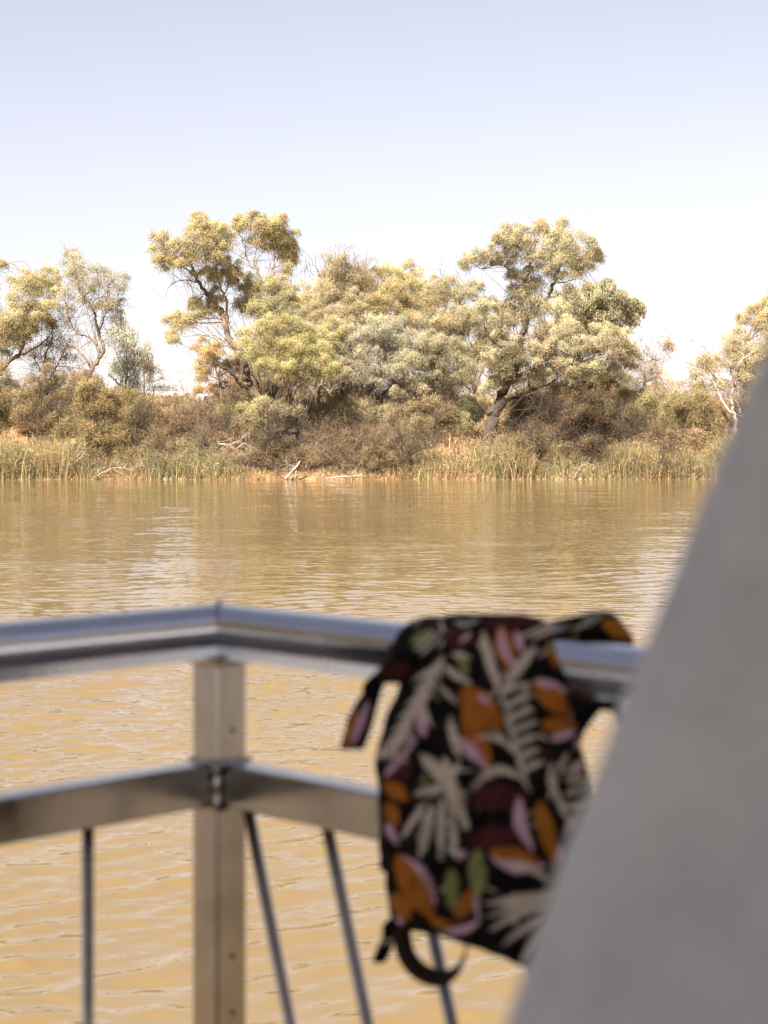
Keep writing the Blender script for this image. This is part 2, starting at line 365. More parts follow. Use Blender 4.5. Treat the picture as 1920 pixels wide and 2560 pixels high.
# the tall leaning gum
t = Plant('gum_tree', 'tall leaning river gum with a hollow trunk and long limbs reaching out to the left', 'tree', 700, 126)
t.limb([(700, None), (690, 1060), (672, 1015), (645, 993), (622, 965), (614, 940), (612, 905), (602, 878), (575, 854), (565, 818), (555, 778), (531, 754), (507, 719), (487, 687), (476, 655), (470, 610)], .66, .06, 10)
t.limb([(565, 820), (568, 780), (566, 750), (555, 727), (543, 687), (539, 651), (530, 600)], .17, .04)
t.limb([(531, 756), (515, 738), (500, 735)], .08, .03).limb([(487, 687), (455, 665), (430, 645), (412, 620)], .09, .03).limb([(560, 740), (575, 700), (578, 670)], .06, .02)
t.limb([(500, 708), (460, 700), (425, 715), (414, 745)], .06, .012).limb([(555, 800), (535, 790), (515, 770), (500, 760)], .07, .03)
t.limb([(508, 740), (490, 755), (470, 775)], .06, .03)
t.limb([(668, 1010), (655, 985), (640, 950), (625, 925)], .18, .08).limb([(600, 880), (575, 868), (555, 850)], .04, .01)
t.crown([(530, 575, 48, 36), (500, 560, 38, 24), (555, 605, 28, 32), (480, 610, 36, 36), (405, 610, 22, 34), (412, 650, 22, 26), (445, 618, 22, 20), (455, 650, 26, 22), (525, 640, 26, 26, .8), (510, 675, 24, 20, .5), (580, 670, 20, 26), (575, 700, 18, 28, .8), (545, 700, 22, 22, .5), (470, 785, 32, 28), (445, 805, 26, 22), (490, 765, 22, 18), (430, 838, 10, 10), (525, 765, 14, 16, .7), (535, 745, 12, 14, .5)], GUM)
t.spurs(90, 1.3, .02); t.done(M_BARK)
# burnt limb & clump at the foot
t = Plant('dead_branch', 'charred black broken limb propped against the leaning gum trunk', 'branch', 630, 125.3)
t.loc = P(608, 968, 125.3); t.root.location = tuple(t.loc)
t.limb([(608, 968), (585, 940), (560, 920), (537, 908)], .17, .11, 8).limb([(550, 915), (549, 950), (540, 990), (530, 1010)], .06, .02); t.done(M_DARK, ('wood', 'crown'))
t = Plant('gum_tree', 'short gum with brownish leaves left of the leaning trunk', 'tree', 555, 131)
t.limb([(555, None), (552, 970), (540, 920), (525, 880)], .12, .03).limb([(548, 950), (515, 935)], .05, .02)
t.crown([(522, 868, 28, 24), (512, 895, 22, 24, .8), (500, 940, 18, 28), (545, 895, 30, 20, .8), (575, 905, 25, 25)], (.25, .19, .08)); t.done(M_BARK)
t = Plant('shrub', 'rusty orange leaved shrub behind the charred limb', 'shrub', 565, 134)
t.limb([(565, None), (563, 970)], .06, .03); t.crown([(562, 955, 40, 26), (545, 985, 35, 22), (590, 975, 30, 25)], (.27, .16, .05), L=.16, per=170); t.done(M_DARK, ('stem', 'crown'))
# second tall gum (right head)
t = Plant('gum_tree', 'tall gum with two rounded heads of leaves on thin bare limbs beside the leaning gum', 'tree', 735, 129)
t.limb([(735, None), (720, 980), (695, 900), (678, 840), (668, 794), (664, 765), (658, 739), (650, 700), (640, 675), (618, 651), (610, 611), (599, 583)], .32, .035)
t.limb([(664, 765), (672, 720), (682, 687), (686, 647), (684, 611), (690, 585)], .13, .03).limb([(648, 690), (635, 660), (640, 630), (650, 610)], .07, .02)
t.limb([(684, 670), (705, 660), (715, 640)], .06, .02).limb([(618, 651), (598, 640), (580, 625)], .04, .01).limb([(669, 794), (690, 760), (710, 720)], .07, .015)
t.crown([(640, 560, 40, 26), (680, 555, 34, 24), (706, 572, 26, 30), (655, 590, 30, 24), (690, 605, 30, 20, .8), (600, 560, 16, 22), (715, 630, 22, 26), (712, 660, 20, 22, .8), (728, 618, 10, 20)], GUM)
t.crown([(640, 715, 32, 30), (690, 715, 38, 40), (625, 750, 25, 30), (655, 770, 45, 32), (715, 760, 35, 35)], (.21, .19, .08)); t.spurs(60, 1.2, .018); t.done(M_BARK)
# bright green low crown
t = Plant('gum_tree', 'low broad bright green gum crown spreading in front of the leaning gum', 'tree', 745, 124.5)
t.limb([(700, 1075), (712, 1010), (700, 960), (690, 910)], .16, .05) if False else t.limb([(745, None), (735, 1040), (720, 980), (700, 920), (690, 880)], .18, .05)
t.limb([(722, 985), (760, 930), (800, 890)], .1, .03).limb([(735, 1000), (690, 960), (650, 920)], .09, .03)
t.crown([(640, 840, 50, 35), (690, 815, 50, 28), (745, 830, 45, 30), (700, 865, 60, 32), (640, 880, 40, 25, .8), (770, 870, 48, 32), (810, 885, 42, 28), (740, 905, 55, 28), (690, 915, 45, 22, .8), (800, 925, 50, 24, .8), (655, 1020, 55, 26, .8), (675, 1055, 38, 22, .7)], GREEN); t.spurs(50); t.done(M_BARK)
# centre mass
cm = [
 ('gum_tree', 'gum with dry reddish twigs sprouting above its crown top', 845, 142, [([(845, None), (850, 940), (835, 850), (850, 760), (845, 700)], .3, .05), ([(835, 850), (800, 790)], .1, .04), ([(845, 800), (890, 760)], .1, .04)],
  [(860, 680, 52, 32), (905, 700, 42, 32), (815, 700, 42, 30), (800, 745, 45, 35), (845, 735, 50, 35), (895, 755, 50, 35), (780, 790, 38, 35), (830, 800, 50, 35), (760, 740, 25, 35, .8)], (.235, .205, .10)),
 ('gum_tree', 'round topped gum in the middle of the far bank left of the sky notch', 1000, 144, [([(1000, None), (1000, 940), (1010, 840), (1005, 740)], .3, .05), ([(1008, 860), (960, 790), (945, 720)], .12, .04), ([(1010, 820), (1060, 770)], .1, .04)],
  [(1000, 680, 45, 26), (965, 700, 35, 26), (1040, 705, 40, 28), (1000, 735, 55, 32), (945, 745, 45, 35), (1065, 760, 45, 32), (990, 785, 60, 34), (925, 790, 40, 32)], (.25, .215, .09)),
 ('gum_tree', 'gum with a dark limbed top in front of the sky notch beside the biggest gum', 1130, 138, [([(1130, None), (1125, 960), (1150, 880), (1160, 820), (1150, 760), (1165, 725)], .26, .04), ([(1158, 840), (1110, 800), (1080, 790)], .1, .03), ([(1152, 760), (1125, 735), (1115, 715)], .06, .02), ([(1140, 900), (1200, 850)], .09, .03)],
  [(1115, 705, 30, 24), (1095, 730, 28, 20, .8), (1172, 722, 26, 20), (1085, 800, 45, 28), (1140, 790, 40, 26), (1180, 775, 38, 26, .8), (1120, 830, 45, 24, .8), (1195, 820, 30, 26, .7)], (.235, .21, .10)),
 ('gum_tree', 'silvery crowned gum with dark slanting stems in the middle of the bank', 930, 132, [([(930, None), (915, 1000), (900, 940), (905, 880)], .22, .05), ([(915, 1000), (950, 930), (965, 880)], .12, .04), ([(905, 960), (875, 900), (860, 870)], .1, .03), ([(925, 1010), (985, 960), (1030, 930)], .1, .03)],
  [(870, 845, 50, 30), (930, 835, 55, 30), (985, 850, 48, 30), (855, 885, 40, 26, .8), (920, 880, 50, 26, .7), (1000, 895, 42, 26, .7), (950, 805, 45, 26), (880, 925, 38, 18, .5), (960, 925, 38, 18, .4)], (.215, .205, .12)),
 ('gum_tree', 'dense grey green gum with spreading dark boughs left of the biggest gum trunk', 1075, 131, [([(1075, None), (1070, 1000), (1090, 950), (1110, 905), (1105, 860)], .2, .04), ([(1085, 960), (1050, 910), (1040, 870)], .1, .03), ([(1072, 1005), (1130, 965), (1175, 960)], .1, .02), ([(1075, 990), (1020, 980)], .07, .02)],
  [(1060, 855, 48, 28), (1110, 860, 45, 28), (1150, 880, 38, 26, .8), (1040, 895, 42, 24, .7), (1100, 905, 45, 22, .6), (1160, 925, 34, 18, .5), (1060, 935, 36, 16, .4), (1030, 960, 40, 18, .3)], (.20, .185, .095)),
 ('gum_tree', 'gum with thick leaning brown trunk right of the pale dead limbs', 790, 131, [([(790, None), (795, 1005), (803, 960), (835, 900), (850, 860)], .3, .06), ([(800, 970), (775, 920), (770, 880)], .12, .04), ([(797, 995), (845, 960), (880, 950)], .08, .03)],
  [(800, 850, 42, 28), (840, 880, 40, 24, .7), (765, 860, 34, 26), (850, 920, 30, 18, .5), (800, 905, 34, 18, .5), (850, 820, 40, 26)], (.225, .20, .085)),
]
for nm, lb, px, d, limbs, blobs, tint in cm:
    t = Plant(nm, lb, 'tree', px, d)
    for L_ in limbs: t.limb(*L_)
    t.crown([(a[0], a[1]+4, a[2]*1.12, a[3]*1.15, *(a[4:] or (1.,))) for a in blobs], tint); t.spurs(70, 1.5, .022)
    if 'reddish' in lb:
        a = P(850, 690, 142)+rng.normal(size=(120, 3))*[1.3, .8, .25]; twigs(t.wood, a, a+unit(rng.normal(size=(120, 3))*[.5, .4, .3]+[0, 0, 1.0])*rng.uniform(.7, 2.0, (120, 1)), .022, .008, 0)
        t.crown([(850, 640, 50, 30, .5), (900, 660, 35, 20, .5), (810, 650, 25, 22, .3)], (.245, .19, .11), per=70, branch=False)
    t.done(M_BARK if px in (790,) else M_DARK if d < 140 else M_BARK)

for px, d, lb, tn, blobs in [
 (690, 141, 'dark olive gum filling in behind the leaning gum trunk', (.20, .175, .08), [(640, 905, 40, 30), (690, 950, 46, 30), (745, 975, 46, 26), (620, 950, 30, 26, .8), (735, 930, 44, 28)]),
 (900, 149, 'wide hazy gum filling in behind the silvery crowned gum', (.225, .20, .105), [(860, 900, 60, 34), (930, 940, 60, 30), (990, 915, 56, 34), (850, 960, 50, 24, .8), (1040, 950, 48, 28, .8), (960, 860, 60, 34), (900, 800, 60, 36), (790, 840, 48, 36)]),
 (1190, 148, 'khaki gum filling in behind the left boughs of the biggest gum', (.22, .195, .095), [(1185, 870, 46, 34), (1230, 900, 46, 34), (1170, 940, 46, 28), (1265, 935, 40, 26), (1080, 900, 46, 30), (1120, 950, 44, 26, .8), (1240, 830, 40, 30)]),
 (1420, 148, 'dull olive gum filling in behind the right boughs of the biggest gum', (.20, .175, .085), [(1350, 850, 48, 40), (1400, 900, 48, 34), (1460, 940, 50, 30), (1520, 930, 40, 30), (1350, 945, 44, 26), (1400, 820, 40, 36), (1550, 960, 36, 22, .8)])]:
    t = Plant('gum_tree', lb, 'tree', px, d); b0, b1 = blobs[0], blobs[1]
    t.limb([(px, None), (px+5, 1000), (px-8, 940), (px+5, 880)], .24, .06)
    for b in blobs[::2]: t.limb([(px-5, 985), ((px+b[0])/2, (950+b[1])/2+12), (b[0], b[1]+10)], .11, .03)
    t.crown(blobs, tn); t.spurs(60); t.done(M_DARK)
# the biggest gum
t = Plant('gum_tree', 'biggest gum on the bank with a thick leaning rough trunk and layered crown', 'tree', 1215, 125.5)
t.limb([(1213, None), (1231, 1045), (1250, 1005), (1262, 970), (1290, 915), (1305, 850), (1312, 809), (1330, 775), (1368, 745), (1386, 708), (1397, 670), (1400, 630)], .64, .07, 10)
t.limb([(1250, 1005), (1285, 995), (1324, 978), (1370, 963), (1405, 936), (1450, 900), (1490, 880)], .2, .04).limb([(1324, 978), (1322, 940), (1330, 900)], .1, .03)
t.limb([(1312, 809), (1305, 760), (1318, 700), (1325, 660), (1315, 620), (1300, 600)], .18, .04).limb([(1318, 700), (1285, 689), (1260, 665), (1239, 662), (1204, 672), (1178, 655)], .11, .02)
t.limb([(1290, 915), (1255, 870), (1231, 855), (1216, 836), (1181, 832)], .13, .03).limb([(1370, 745), (1410, 735), (1440, 755), (1455, 770)], .09, .02).limb([(1386, 708), (1430, 700), (1455, 670)], .08, .02)
t.limb([(1400, 936), (1430, 900), (1450, 875)], .1, .04).limb([(1405, 938), (1450, 950), (1490, 975), (1500, 985)], .09, .02).limb([(1325, 660), (1360, 620), (1370, 600)], .08, .02)
bc = (.25, .225, .115)
t.crown([(1270, 580, 34, 22), (1305, 575, 26, 20), (1290, 610, 36, 24), (1250, 605, 22, 16), (1345, 560, 14, 10), (1365, 570, 20, 13), (1410, 580, 32, 26), (1440, 600, 26, 22), (1390, 610, 36, 22), (1480, 610, 18, 20), (1478, 640, 22, 18), (1200, 632, 22, 18), (1225, 640, 22, 16), (1160, 648, 13, 14), (1265, 640, 26, 18), (1320, 640, 22, 26, .7), (1360, 640, 34, 24), (1420, 640, 38, 24), (1375, 670, 32, 20, .8), (1445, 675, 32, 22), (1460, 645, 30, 20)], bc, dens=.88)
t.crown([(1300, 690, 24, 22), (1325, 720, 40, 24), (1290, 740, 36, 24), (1250, 765, 36, 22), (1215, 765, 26, 20), (1330, 765, 35, 25, .8), (1390, 770, 40, 30, .8), (1285, 790, 40, 24, .8), (1230, 800, 34, 20, .7), (1430, 730, 36, 24, .8), (1265, 855, 38, 26), (1300, 880, 38, 22, .8), (1250, 895, 36, 22), (1340, 870, 42, 26), (1380, 855, 36, 22), (1420, 825, 34, 22), (1440, 850, 28, 20), (1370, 895, 40, 20)], bc, dens=.88)
t.crown([(1250, 935, 34, 20), (1225, 960, 24, 18), (1270, 955, 28, 16), (1340, 925, 42, 20), (1385, 930, 34, 16), (1440, 910, 44, 20), (1490, 915, 38, 20), (1460, 945, 34, 16, .8)], bc, dens=.88)
t.crown([(1530, 830, 42, 24), (1500, 855, 34, 24), (1560, 855, 30, 26), (1530, 880, 42, 24), (1570, 890, 22, 24, .8), (1545, 925, 32, 22, .7)], bc, dens=.88)
t.limb([(1490, 880), (1530, 870), (1570, 885)], .05, .02); t.spurs(110, 1.4, .022); t.done(M_DARK)
t = Plant('weeping_tree', 'olive weeping gum standing behind the right side of the biggest gum', 'tree', 1480, 139)
t.limb([(1480, None), (1475, 960), (1490, 860), (1510, 780), (1520, 740)], .24, .04).limb([(1490, 860), (1460, 790), (1440, 760)], .1, .03).limb([(1505, 800), (1550, 770)], .07, .02)
t.crown([(1510, 735, 38, 26), (1550, 745, 28, 24), (1470, 770, 38, 34), (1520, 785, 42, 30), (1565, 785, 22, 26), (1590, 760, 10, 12), (1430, 800, 38, 34), (1480, 825, 38, 30), (1450, 860, 34, 30, .8)], (.20, .185, .09), pull=(0, 0, -1.8), L=.26, W=.05, squash=1.0); t.spurs(60); t.done(M_BARK)

# gap trees at right
t = Plant('gum_tree', 'low scrubby tree with bare forked twigs in the dip left of the bleached dead tree', 'tree', 1600, 134)
t.limb([(1600, None), (1598, 1000), (1575, 960), (1565, 920)], .14, .04).limb([(1598, 1000), (1620, 940), (1650, 890), (1672, 850)], .1, .015).limb([(1612, 955), (1600, 910), (1598, 880)], .06, .015).limb([(1640, 905), (1610, 880)], .04, .01)
t.crown([(1640, 940, 32, 26, .6), (1665, 960, 26, 24, .7), (1610, 930, 28, 26, .4), (1672, 870, 8, 18, .3)], (.25, .18, .085), per=170); t.spurs(150, 1.5, .018); t.done(M_TWIG)
t = Plant('dead_tree', 'bleached leafless dead tree with crooked grey limbs near the right edge', 'dead tree', 1842, 128)
t.limb([(1842, None), (1839, 1057), (1832, 1015), (1829, 985), (1839, 963), (1842, 932), (1850, 905), (1880, 880), (1905, 870)], .22, .02)
t.limb([(1835, 1035), (1817, 1020), (1797, 985), (1785, 957), (1770, 932), (1758, 905), (1751, 869), (1735, 855), (1723, 845)], .14, .015)
t.limb([(1836, 966), (1828, 930), (1820, 905), (1795, 885), (1770, 872), (1755, 868)], .09, .012).limb([(1785, 957), (1760, 952), (1740, 952), (1712, 965)], .06, .01)
t.limb([(1770, 930), (1735, 920), (1700, 912), (1688, 915)], .06, .008).limb([(1826, 925), (1828, 880), (1815, 855)], .05, .01).limb([(1843, 965), (1870, 962), (1885, 945)], .05, .01)
t.limb([(1758, 905), (1775, 880), (1790, 862)], .04, .01).limb([(1752, 872), (1760, 850), (1758, 840)], .03, .01).limb([(1832, 985), (1790, 960), (1775, 930)], .06, .02).limb([(1838, 1000), (1850, 1020), (1850, 1035)], .06, .03)
t.limb([(1860, 895), (1890, 915), (1915, 925)], .04, .01).limb([(1845, 930), (1860, 880), (1858, 850)], .05, .01)
t.spurs(110, 1.2, .018); t.done(M_PALE, ('trunk', 'crown'))
t = Plant('gum_tree', 'leafy gum behind the bleached dead tree at the right edge', 'tree', 1880, 138)
t.limb([(1880, None), (1870, 960), (1860, 900), (1870, 840), (1900, 790)], .22, .05).limb([(1860, 900), (1820, 870)], .1, .03).limb([(1870, 850), (1930, 800)], .1, .04)
t.crown([(1835, 850, 28, 24), (1860, 880, 38, 30), (1815, 900, 32, 30, .7), (1770, 920, 32, 28, .5), (1850, 930, 40, 30), (1900, 900, 40, 34), (1780, 960, 40, 24, .6), (1890, 950, 40, 30), (1930, 860, 40, 40)], GUM)
t.crown([(1850, 790, 16, 10), (1885, 780, 22, 18), (1905, 800, 26, 30), (1920, 760, 28, 24), (1960, 780, 50, 50)], (.26, .22, .10)); t.spurs(50); t.done(M_BARK)
t = Plant('gum_tree', 'distant pale gum filling the dip behind the bleached dead tree', 'tree', 1740, 150)
t.limb([(1740, None), (1740, 960), (1745, 910)], .15, .04); t.crown([(1740, 940, 40, 26, .5), (1765, 905, 30, 26, .5), (1710, 965, 30, 20, .5)], (.25, .20, .11), per=200); t.spurs(60); t.done(M_TWIG)
# outside the frame, left and right, so a step to the side still finds a wooded bank
for k, (px, d, tt) in enumerate([(-330, 132, GUM), (-640, 136, GREY), (2200, 134, GREEN), (2480, 131, GUM)]):
    t = Plant('gum_tree', ['wide gum farther up the bank beyond the left edge', 'grey green gum far up the bank on the left', 'gum down the bank past the dead tree on the right', 'last gum down the bank on the right'][k], 'tree', px, d)
    t.limb([(px, None), (px+10, 960), (px-15, 880), (px+10, 780)], .35, .06).limb([(px-5, 910), (px-70, 820)], .12, .04).limb([(px-5, 900), (px+80, 830)], .12, .04)
    t.crown([(px+rng.uniform(-110, 110), rng.uniform(660, 930), rng.uniform(35, 60), rng.uniform(25, 38)) for _ in range(16)], tt); t.spurs(40); t.done(M_BARK)

# ------------------------------------------------------------------ shrubs on the bank
sh = [ # px, depth, label, stems, blobs, tint, density
 (-60, 128, 'olive shrub at the extreme left below the spreading gum', (.19, .165, .075), [(-60, 1020, 70, 40), (-40, 980, 50, 30)], 1),
 (15, 131, 'dark bluish bush low at the left edge', (.10, .11, .07), [(5, 970, 26, 22), (20, 985, 18, 14)], 1.2),
 (60, 130, 'yellowish feathery shrub under the spreading gum left of the bare soil patch', (.25, .19, .09), [(50, 1010, 45, 26), (90, 985, 40, 26), (25, 1035, 30, 16, .6)], .8),
 (110, 126, 'upright wispy she oak with a dark stem above the left reeds', (.22, .17, .08), [(95, 1010, 34, 40, .7), (115, 960, 30, 34, .6), (75, 1045, 26, 22, .5)], .7),
 (165, 125, 'wispy brownish shrub between the left soil patch and the dark stemmed she oak', (.24, .175, .085), [(160, 1010, 40, 34, .7), (190, 970, 36, 30, .8), (150, 1060, 30, 25, .6), (180, 1100, 34, 20, .6)], .8),
 (243, 121.2, 'large olive she oak with a dark trunk standing at the water edge', (.215, .17, .07), [(240, 985, 40, 30), (215, 1020, 42, 32), (265, 1030, 45, 34), (240, 1075, 50, 30), (215, 1115, 36, 24, .7), (275, 1100, 36, 26, .7)], 1),
 (300, 127, 'golden feathery shrub behind the dark trunked she oak', (.255, .20, .08), [(295, 1000, 42, 30), (340, 1010, 42, 28), (320, 1050, 50, 30)], .9),
 (340, 122.5, 'thin brown stemmed shrub leaning above the fallen white branch', (.21, .155, .075), [(335, 1050, 38, 30, .6), (370, 1035, 32, 24, .6), (350, 1100, 40, 28, .5)], .7),
 (400, 129, 'tan brush on the open slope below the white roof', (.30, .22, .12), [(400, 1015, 42, 20), (445, 1020, 40, 18), (380, 1040, 40, 16)], .8),
 (455, 126, 'brown dry brush on the slope below the white shed', (.27, .18, .105), [(450, 1050, 50, 22, .6), (410, 1075, 42, 22, .6), (500, 1040, 36, 22, .6)], .7),
 (590, 128, 'grey green bush at the foot of the leaning gum on its left', (.215, .185, .085), [(590, 1020, 40, 26), (555, 1035, 36, 22), (620, 1045, 30, 24)], 1),
 (780, 127, 'low greyish shrub under the pale dead branches', (.225, .20, .095), [(775, 1035, 44, 24), (820, 1040, 42, 22), (745, 1060, 36, 20, .7)], .9),
 (880, 128, 'pale olive shrub below the silvery crowned gum', (.23, .205, .10), [(870, 1040, 45, 26), (920, 1030, 42, 26), (960, 1050, 40, 24)], .9),
 (1010, 127, 'straw tinted shrub in front of the slope left of the dark round bush', (.27, .215, .115), [(1000, 1045, 42, 26), (1050, 1035, 42, 26), (1030, 1075, 44, 22, .8)], .9),
 (1110, 127, 'grey green feathery shrub just left of the thick leaning trunk', (.225, .20, .09), [(1110, 1045, 40, 26), (1150, 1060, 36, 22), (1085, 1075, 36, 20)], .9),
 (1182, 128.5, 'dark round bush in the gap left of the thick leaning trunk', (.10, .105, .05), [(1182, 1015, 17, 18), (1180, 1030, 15, 10)], 1.4),
 (1310, 128, 'olive shrub right of the thick leaning trunk', (.22, .18, .085), [(1300, 1030, 38, 26), (1340, 1015, 38, 26), (1320, 1065, 42, 24, .7)], .9),
 (1390, 130, 'rusty brown shrub under the lowest boughs of the biggest gum', (.25, .165, .08), [(1390, 1000, 42, 28), (1440, 990, 42, 28), (1500, 985, 34, 24)], .8),
 (1430, 123.5, 'large dark brown thicket with arching stems right of the biggest gum', (.115, .08, .045), [(1420, 1050, 44, 34, .7), (1465, 1030, 44, 34, .7), (1440, 1095, 50, 28, .6), (1500, 1070, 36, 30, .6)], .9),
 (1530, 124.5, 'dark olive drooping shrub between the dark thicket and the yellow green bush', (.15, .125, .06), [(1525, 1035, 36, 34), (1560, 1055, 30, 26), (1530, 1085, 36, 24, .7)], 1),
 (1620, 127, 'bright yellow green feathery bush left half of the pair at right', (.25, .22, .10), [(1600, 1010, 42, 24), (1640, 1000, 38, 24), (1600, 1045, 40, 24), (1650, 1040, 40, 26)], 1.1),
 (1720, 127, 'bright yellow green feathery bush right half of the pair at right', (.25, .21, .095), [(1700, 1015, 42, 26), (1740, 1020, 38, 26), (1700, 1055, 44, 24), (1755, 1060, 38, 24), (1770, 1095, 34, 18, .8)], 1.1),
 (1660, 123, 'brown twiggy shrub below the yellow green bushes', (.24, .16, .09), [(1640, 1100, 40, 22, .5), (1690, 1100, 42, 22, .5), (1600, 1110, 34, 20, .5)], .6),
 (1850, 129, 'tan shrub around the foot of the bleached dead tree', (.27, .20, .10), [(1840, 1040, 40, 26), (1890, 1020, 46, 30), (1800, 1060, 36, 22), (1880, 1080, 50, 26)], .9),
 (1000, 123, 'brown leafless looking bush rising behind the middle reeds', (.22, .145, .085), [(1000, 1110, 44, 24, .35), (950, 1100, 40, 24, .35)], .6),
 (820, 122.5, 'dense dark brown brush right of the hollow under the leaning gum', (.17, .11, .065), [(800, 1110, 44, 28, .5), (850, 1120, 44, 24, .5), (770, 1140, 38, 22, .5), (890, 1100, 36, 24, .4)], .7),
 (540, 123, 'brown brush left of the dark hollow under the leaning gum', (.22, .145, .085), [(530, 1095, 40, 24, .5), (480, 1090, 42, 24, .5), (570, 1075, 34, 24, .5)], .7),
 (640, 134, 'leafy understorey shrub showing behind the leaning gum trunk', (.21, .185, .08), [(650, 985, 44, 30), (610, 1000, 36, 24)], 1),
 (860, 136, 'tall grey olive understorey shrub behind the low white caravan', (.20, .18, .09), [(850, 970, 48, 28), (900, 985, 42, 26), (820, 1000, 40, 22)], .8),
 (975, 136, 'tall olive understorey shrub between the dark slanting stems in the middle', (.205, .18, .085), [(965, 985, 48, 26), (1010, 1000, 40, 22)], .7),
 (1100, 136, 'deep olive understorey shrub behind the dark round bush', (.17, .15, .07), [(1110, 975, 44, 22), (1070, 990, 36, 20)], .6),
 (1325, 134, 'straw olive understorey shrub under the long bough of the biggest gum', (.235, .195, .09), [(1310, 1010, 44, 26), (1350, 985, 36, 24)], .9),
 (1475, 133, 'tall tawny understorey shrub beneath the weeping gum', (.24, .185, .09), [(1450, 965, 40, 28), (1510, 975, 40, 28), (1550, 1000, 34, 24)], .8),
 (505, 121.5, 'low green tufted bush at the shore below the dry slope', (.205, .20, .10), [(500, 1130, 42, 22), (460, 1145, 36, 20), (535, 1150, 36, 18)], .8),
 (395, 120.8, 'brownish bush at the shore right of the arched white branch', (.22, .165, .085), [(390, 1140, 42, 22, .7), (430, 1150, 34, 18, .6), (350, 1150, 34, 20, .6)], .8),
 (700, 122.6, 'grey green bush hanging over the dark earth ledge below the leaning gum', (.20, .18, .09), [(650, 1050, 40, 26), (700, 1045, 44, 28), (745, 1060, 34, 24), (665, 1075, 26, 18, .7), (730, 1085, 26, 18, .6)], 1),
 (690, 119.9, 'low dark brush standing in front of the black hollow', (.15, .115, .06), [(665, 1135, 34, 26, .5), (720, 1130, 38, 28, .5), (690, 1165, 40, 16, .5)], .7),
 (600, 119.8, 'brown dry brush at the water edge left of the bleached snag', (.20, .145, .08), [(600, 1150, 46, 24, .6), (650, 1160, 40, 20, .6)], .8),
 (800, 119.6, 'tangled brown brush at the water edge right of the bleached snag', (.19, .135, .075), [(790, 1150, 46, 26, .6), (840, 1160, 40, 20, .6)], .8),
 (930, 119.8, 'tawny brush at the water edge in the middle of the shore', (.22, .165, .085), [(920, 1150, 46, 26, .6), (970, 1150, 36, 22, .5)], .7),
 (1340, 120, 'low dark brush behind the reeds under the dark thicket', (.15, .115, .06), [(1340, 1120, 44, 28, .7), (1390, 1140, 40, 24, .6)], .8),
 (1470, 119.6, 'dark brown brush reaching the water right of the pale forked branch', (.14, .10, .055), [(1470, 1140, 46, 28, .7), (1510, 1150, 36, 22, .6)], .8),
 (2060, 127, 'olive shrub beyond the right edge', (.22, .19, .08), [(2050, 1040, 70, 40), (2130, 1050, 60, 36)], .9),
 (-220, 127, 'olive shrub beyond the left edge', (.22, .19, .08), [(-220, 1030, 80, 45), (-150, 1050, 60, 36)], .9),
]
for px, d, lb, tint, blobs, dn in sh:
    tint = tuple(.70*(.65*np.array(tint)+.35*sum(tint)/.46*np.array((.22, .178, .065))))
    t = Plant('shrub', lb, 'shrub', px, d)
    top = min(b[1]-b[3]*.3 for b in blobs); cxs = [b[0] for b in blobs]
    dark = sum(tint) < .42 or 'dark' in lb and 'stem' in lb
    r0 = .13 if 'dark trunk' in lb else .05
    t.limb([(px, None), (px+rng.uniform(-6, 6), (top+1110)/2), (blobs[0][0], top)], r0, .02, 6, .08)
    for b in blobs[1:]: t.limb([(px, None), ((px+b[0])/2, b[1]+25), (b[0], b[1]-8)], r0*.6, .015, 5, .08)
    t.spurs(int(45*len(blobs)), 1.3, .016, .8)
    feather(t, blobs, tint, dens=dn); t.done(M_DARK if ('dark' in lb or 'thicket' in lb) else M_TWIG, ('stem', 'crown'))

# ------------------------------------------------------------------ dead and fallen branches
def deadwood(lb, px, d, limbs, m, n=25, name='dead_branch', cat='branch', L_=.7, r=.014, base=None):
    t = Plant(name, lb, cat, px, d)
    if base: t.loc = P(base[0], base[1], d); t.root.location = tuple(t.loc)
    t.wob = lambda a, b: .25*math.sin(a*.05)
    for pts, r0, r1 in limbs: t.limb(pts, r0, r1, 7, .03)
    loc2 = t.loc[2]; t.loc = t.loc.copy(); t.loc[2] = -9
    if n: t.spurs(n, L_, r, .4)
    t.loc[2] = loc2; return t.done(m, ('wood', 'crown'))
deadwood('thin white branch sticking up out of the left reeds', 148, 118.3, [([(143, 1198), (160, 1178), (195, 1150), (210, 1130), (213, 1110)], .06, .012), ([(190, 1152), (175, 1150)], .03, .01)], M_PALE, 8)
deadwood('arched white fallen branch touching the water right of the dark trunk', 232, 117.9, [([(229, 1199), (255, 1182), (280, 1171), (310, 1170), (332, 1178)], .05, .012), ([(275, 1173), (262, 1178)], .02, .01)], M_PALE, 6)
deadwood('bleached snag slanting up from the waterline below the leaning gum', 720, 117.9, [([(714, 1198), (728, 1180), (742, 1165), (751, 1153)], .10, .07), ([(738, 1198), (740, 1175)], .05, .03), ([(728, 1182), (735, 1196)], .03, .02)], M_PALE, 10)
deadwood('pale low log lying along the waterline right of the bleached snag', 850, 117.8, [([(815, 1196), (850, 1192), (880, 1190), (900, 1188)], .06, .03), ([(870, 1190), (885, 1180)], .02, .01)], M_PALE, 6)
deadwood('pale forked branch in the reeds below the dark thicket', 1445, 118.3, [([(1432, 1196), (1445, 1178), (1452, 1165), (1470, 1160), (1492, 1165)], .05, .012), ([(1452, 1166), (1468, 1152)], .03, .01)], M_PALE, 12)
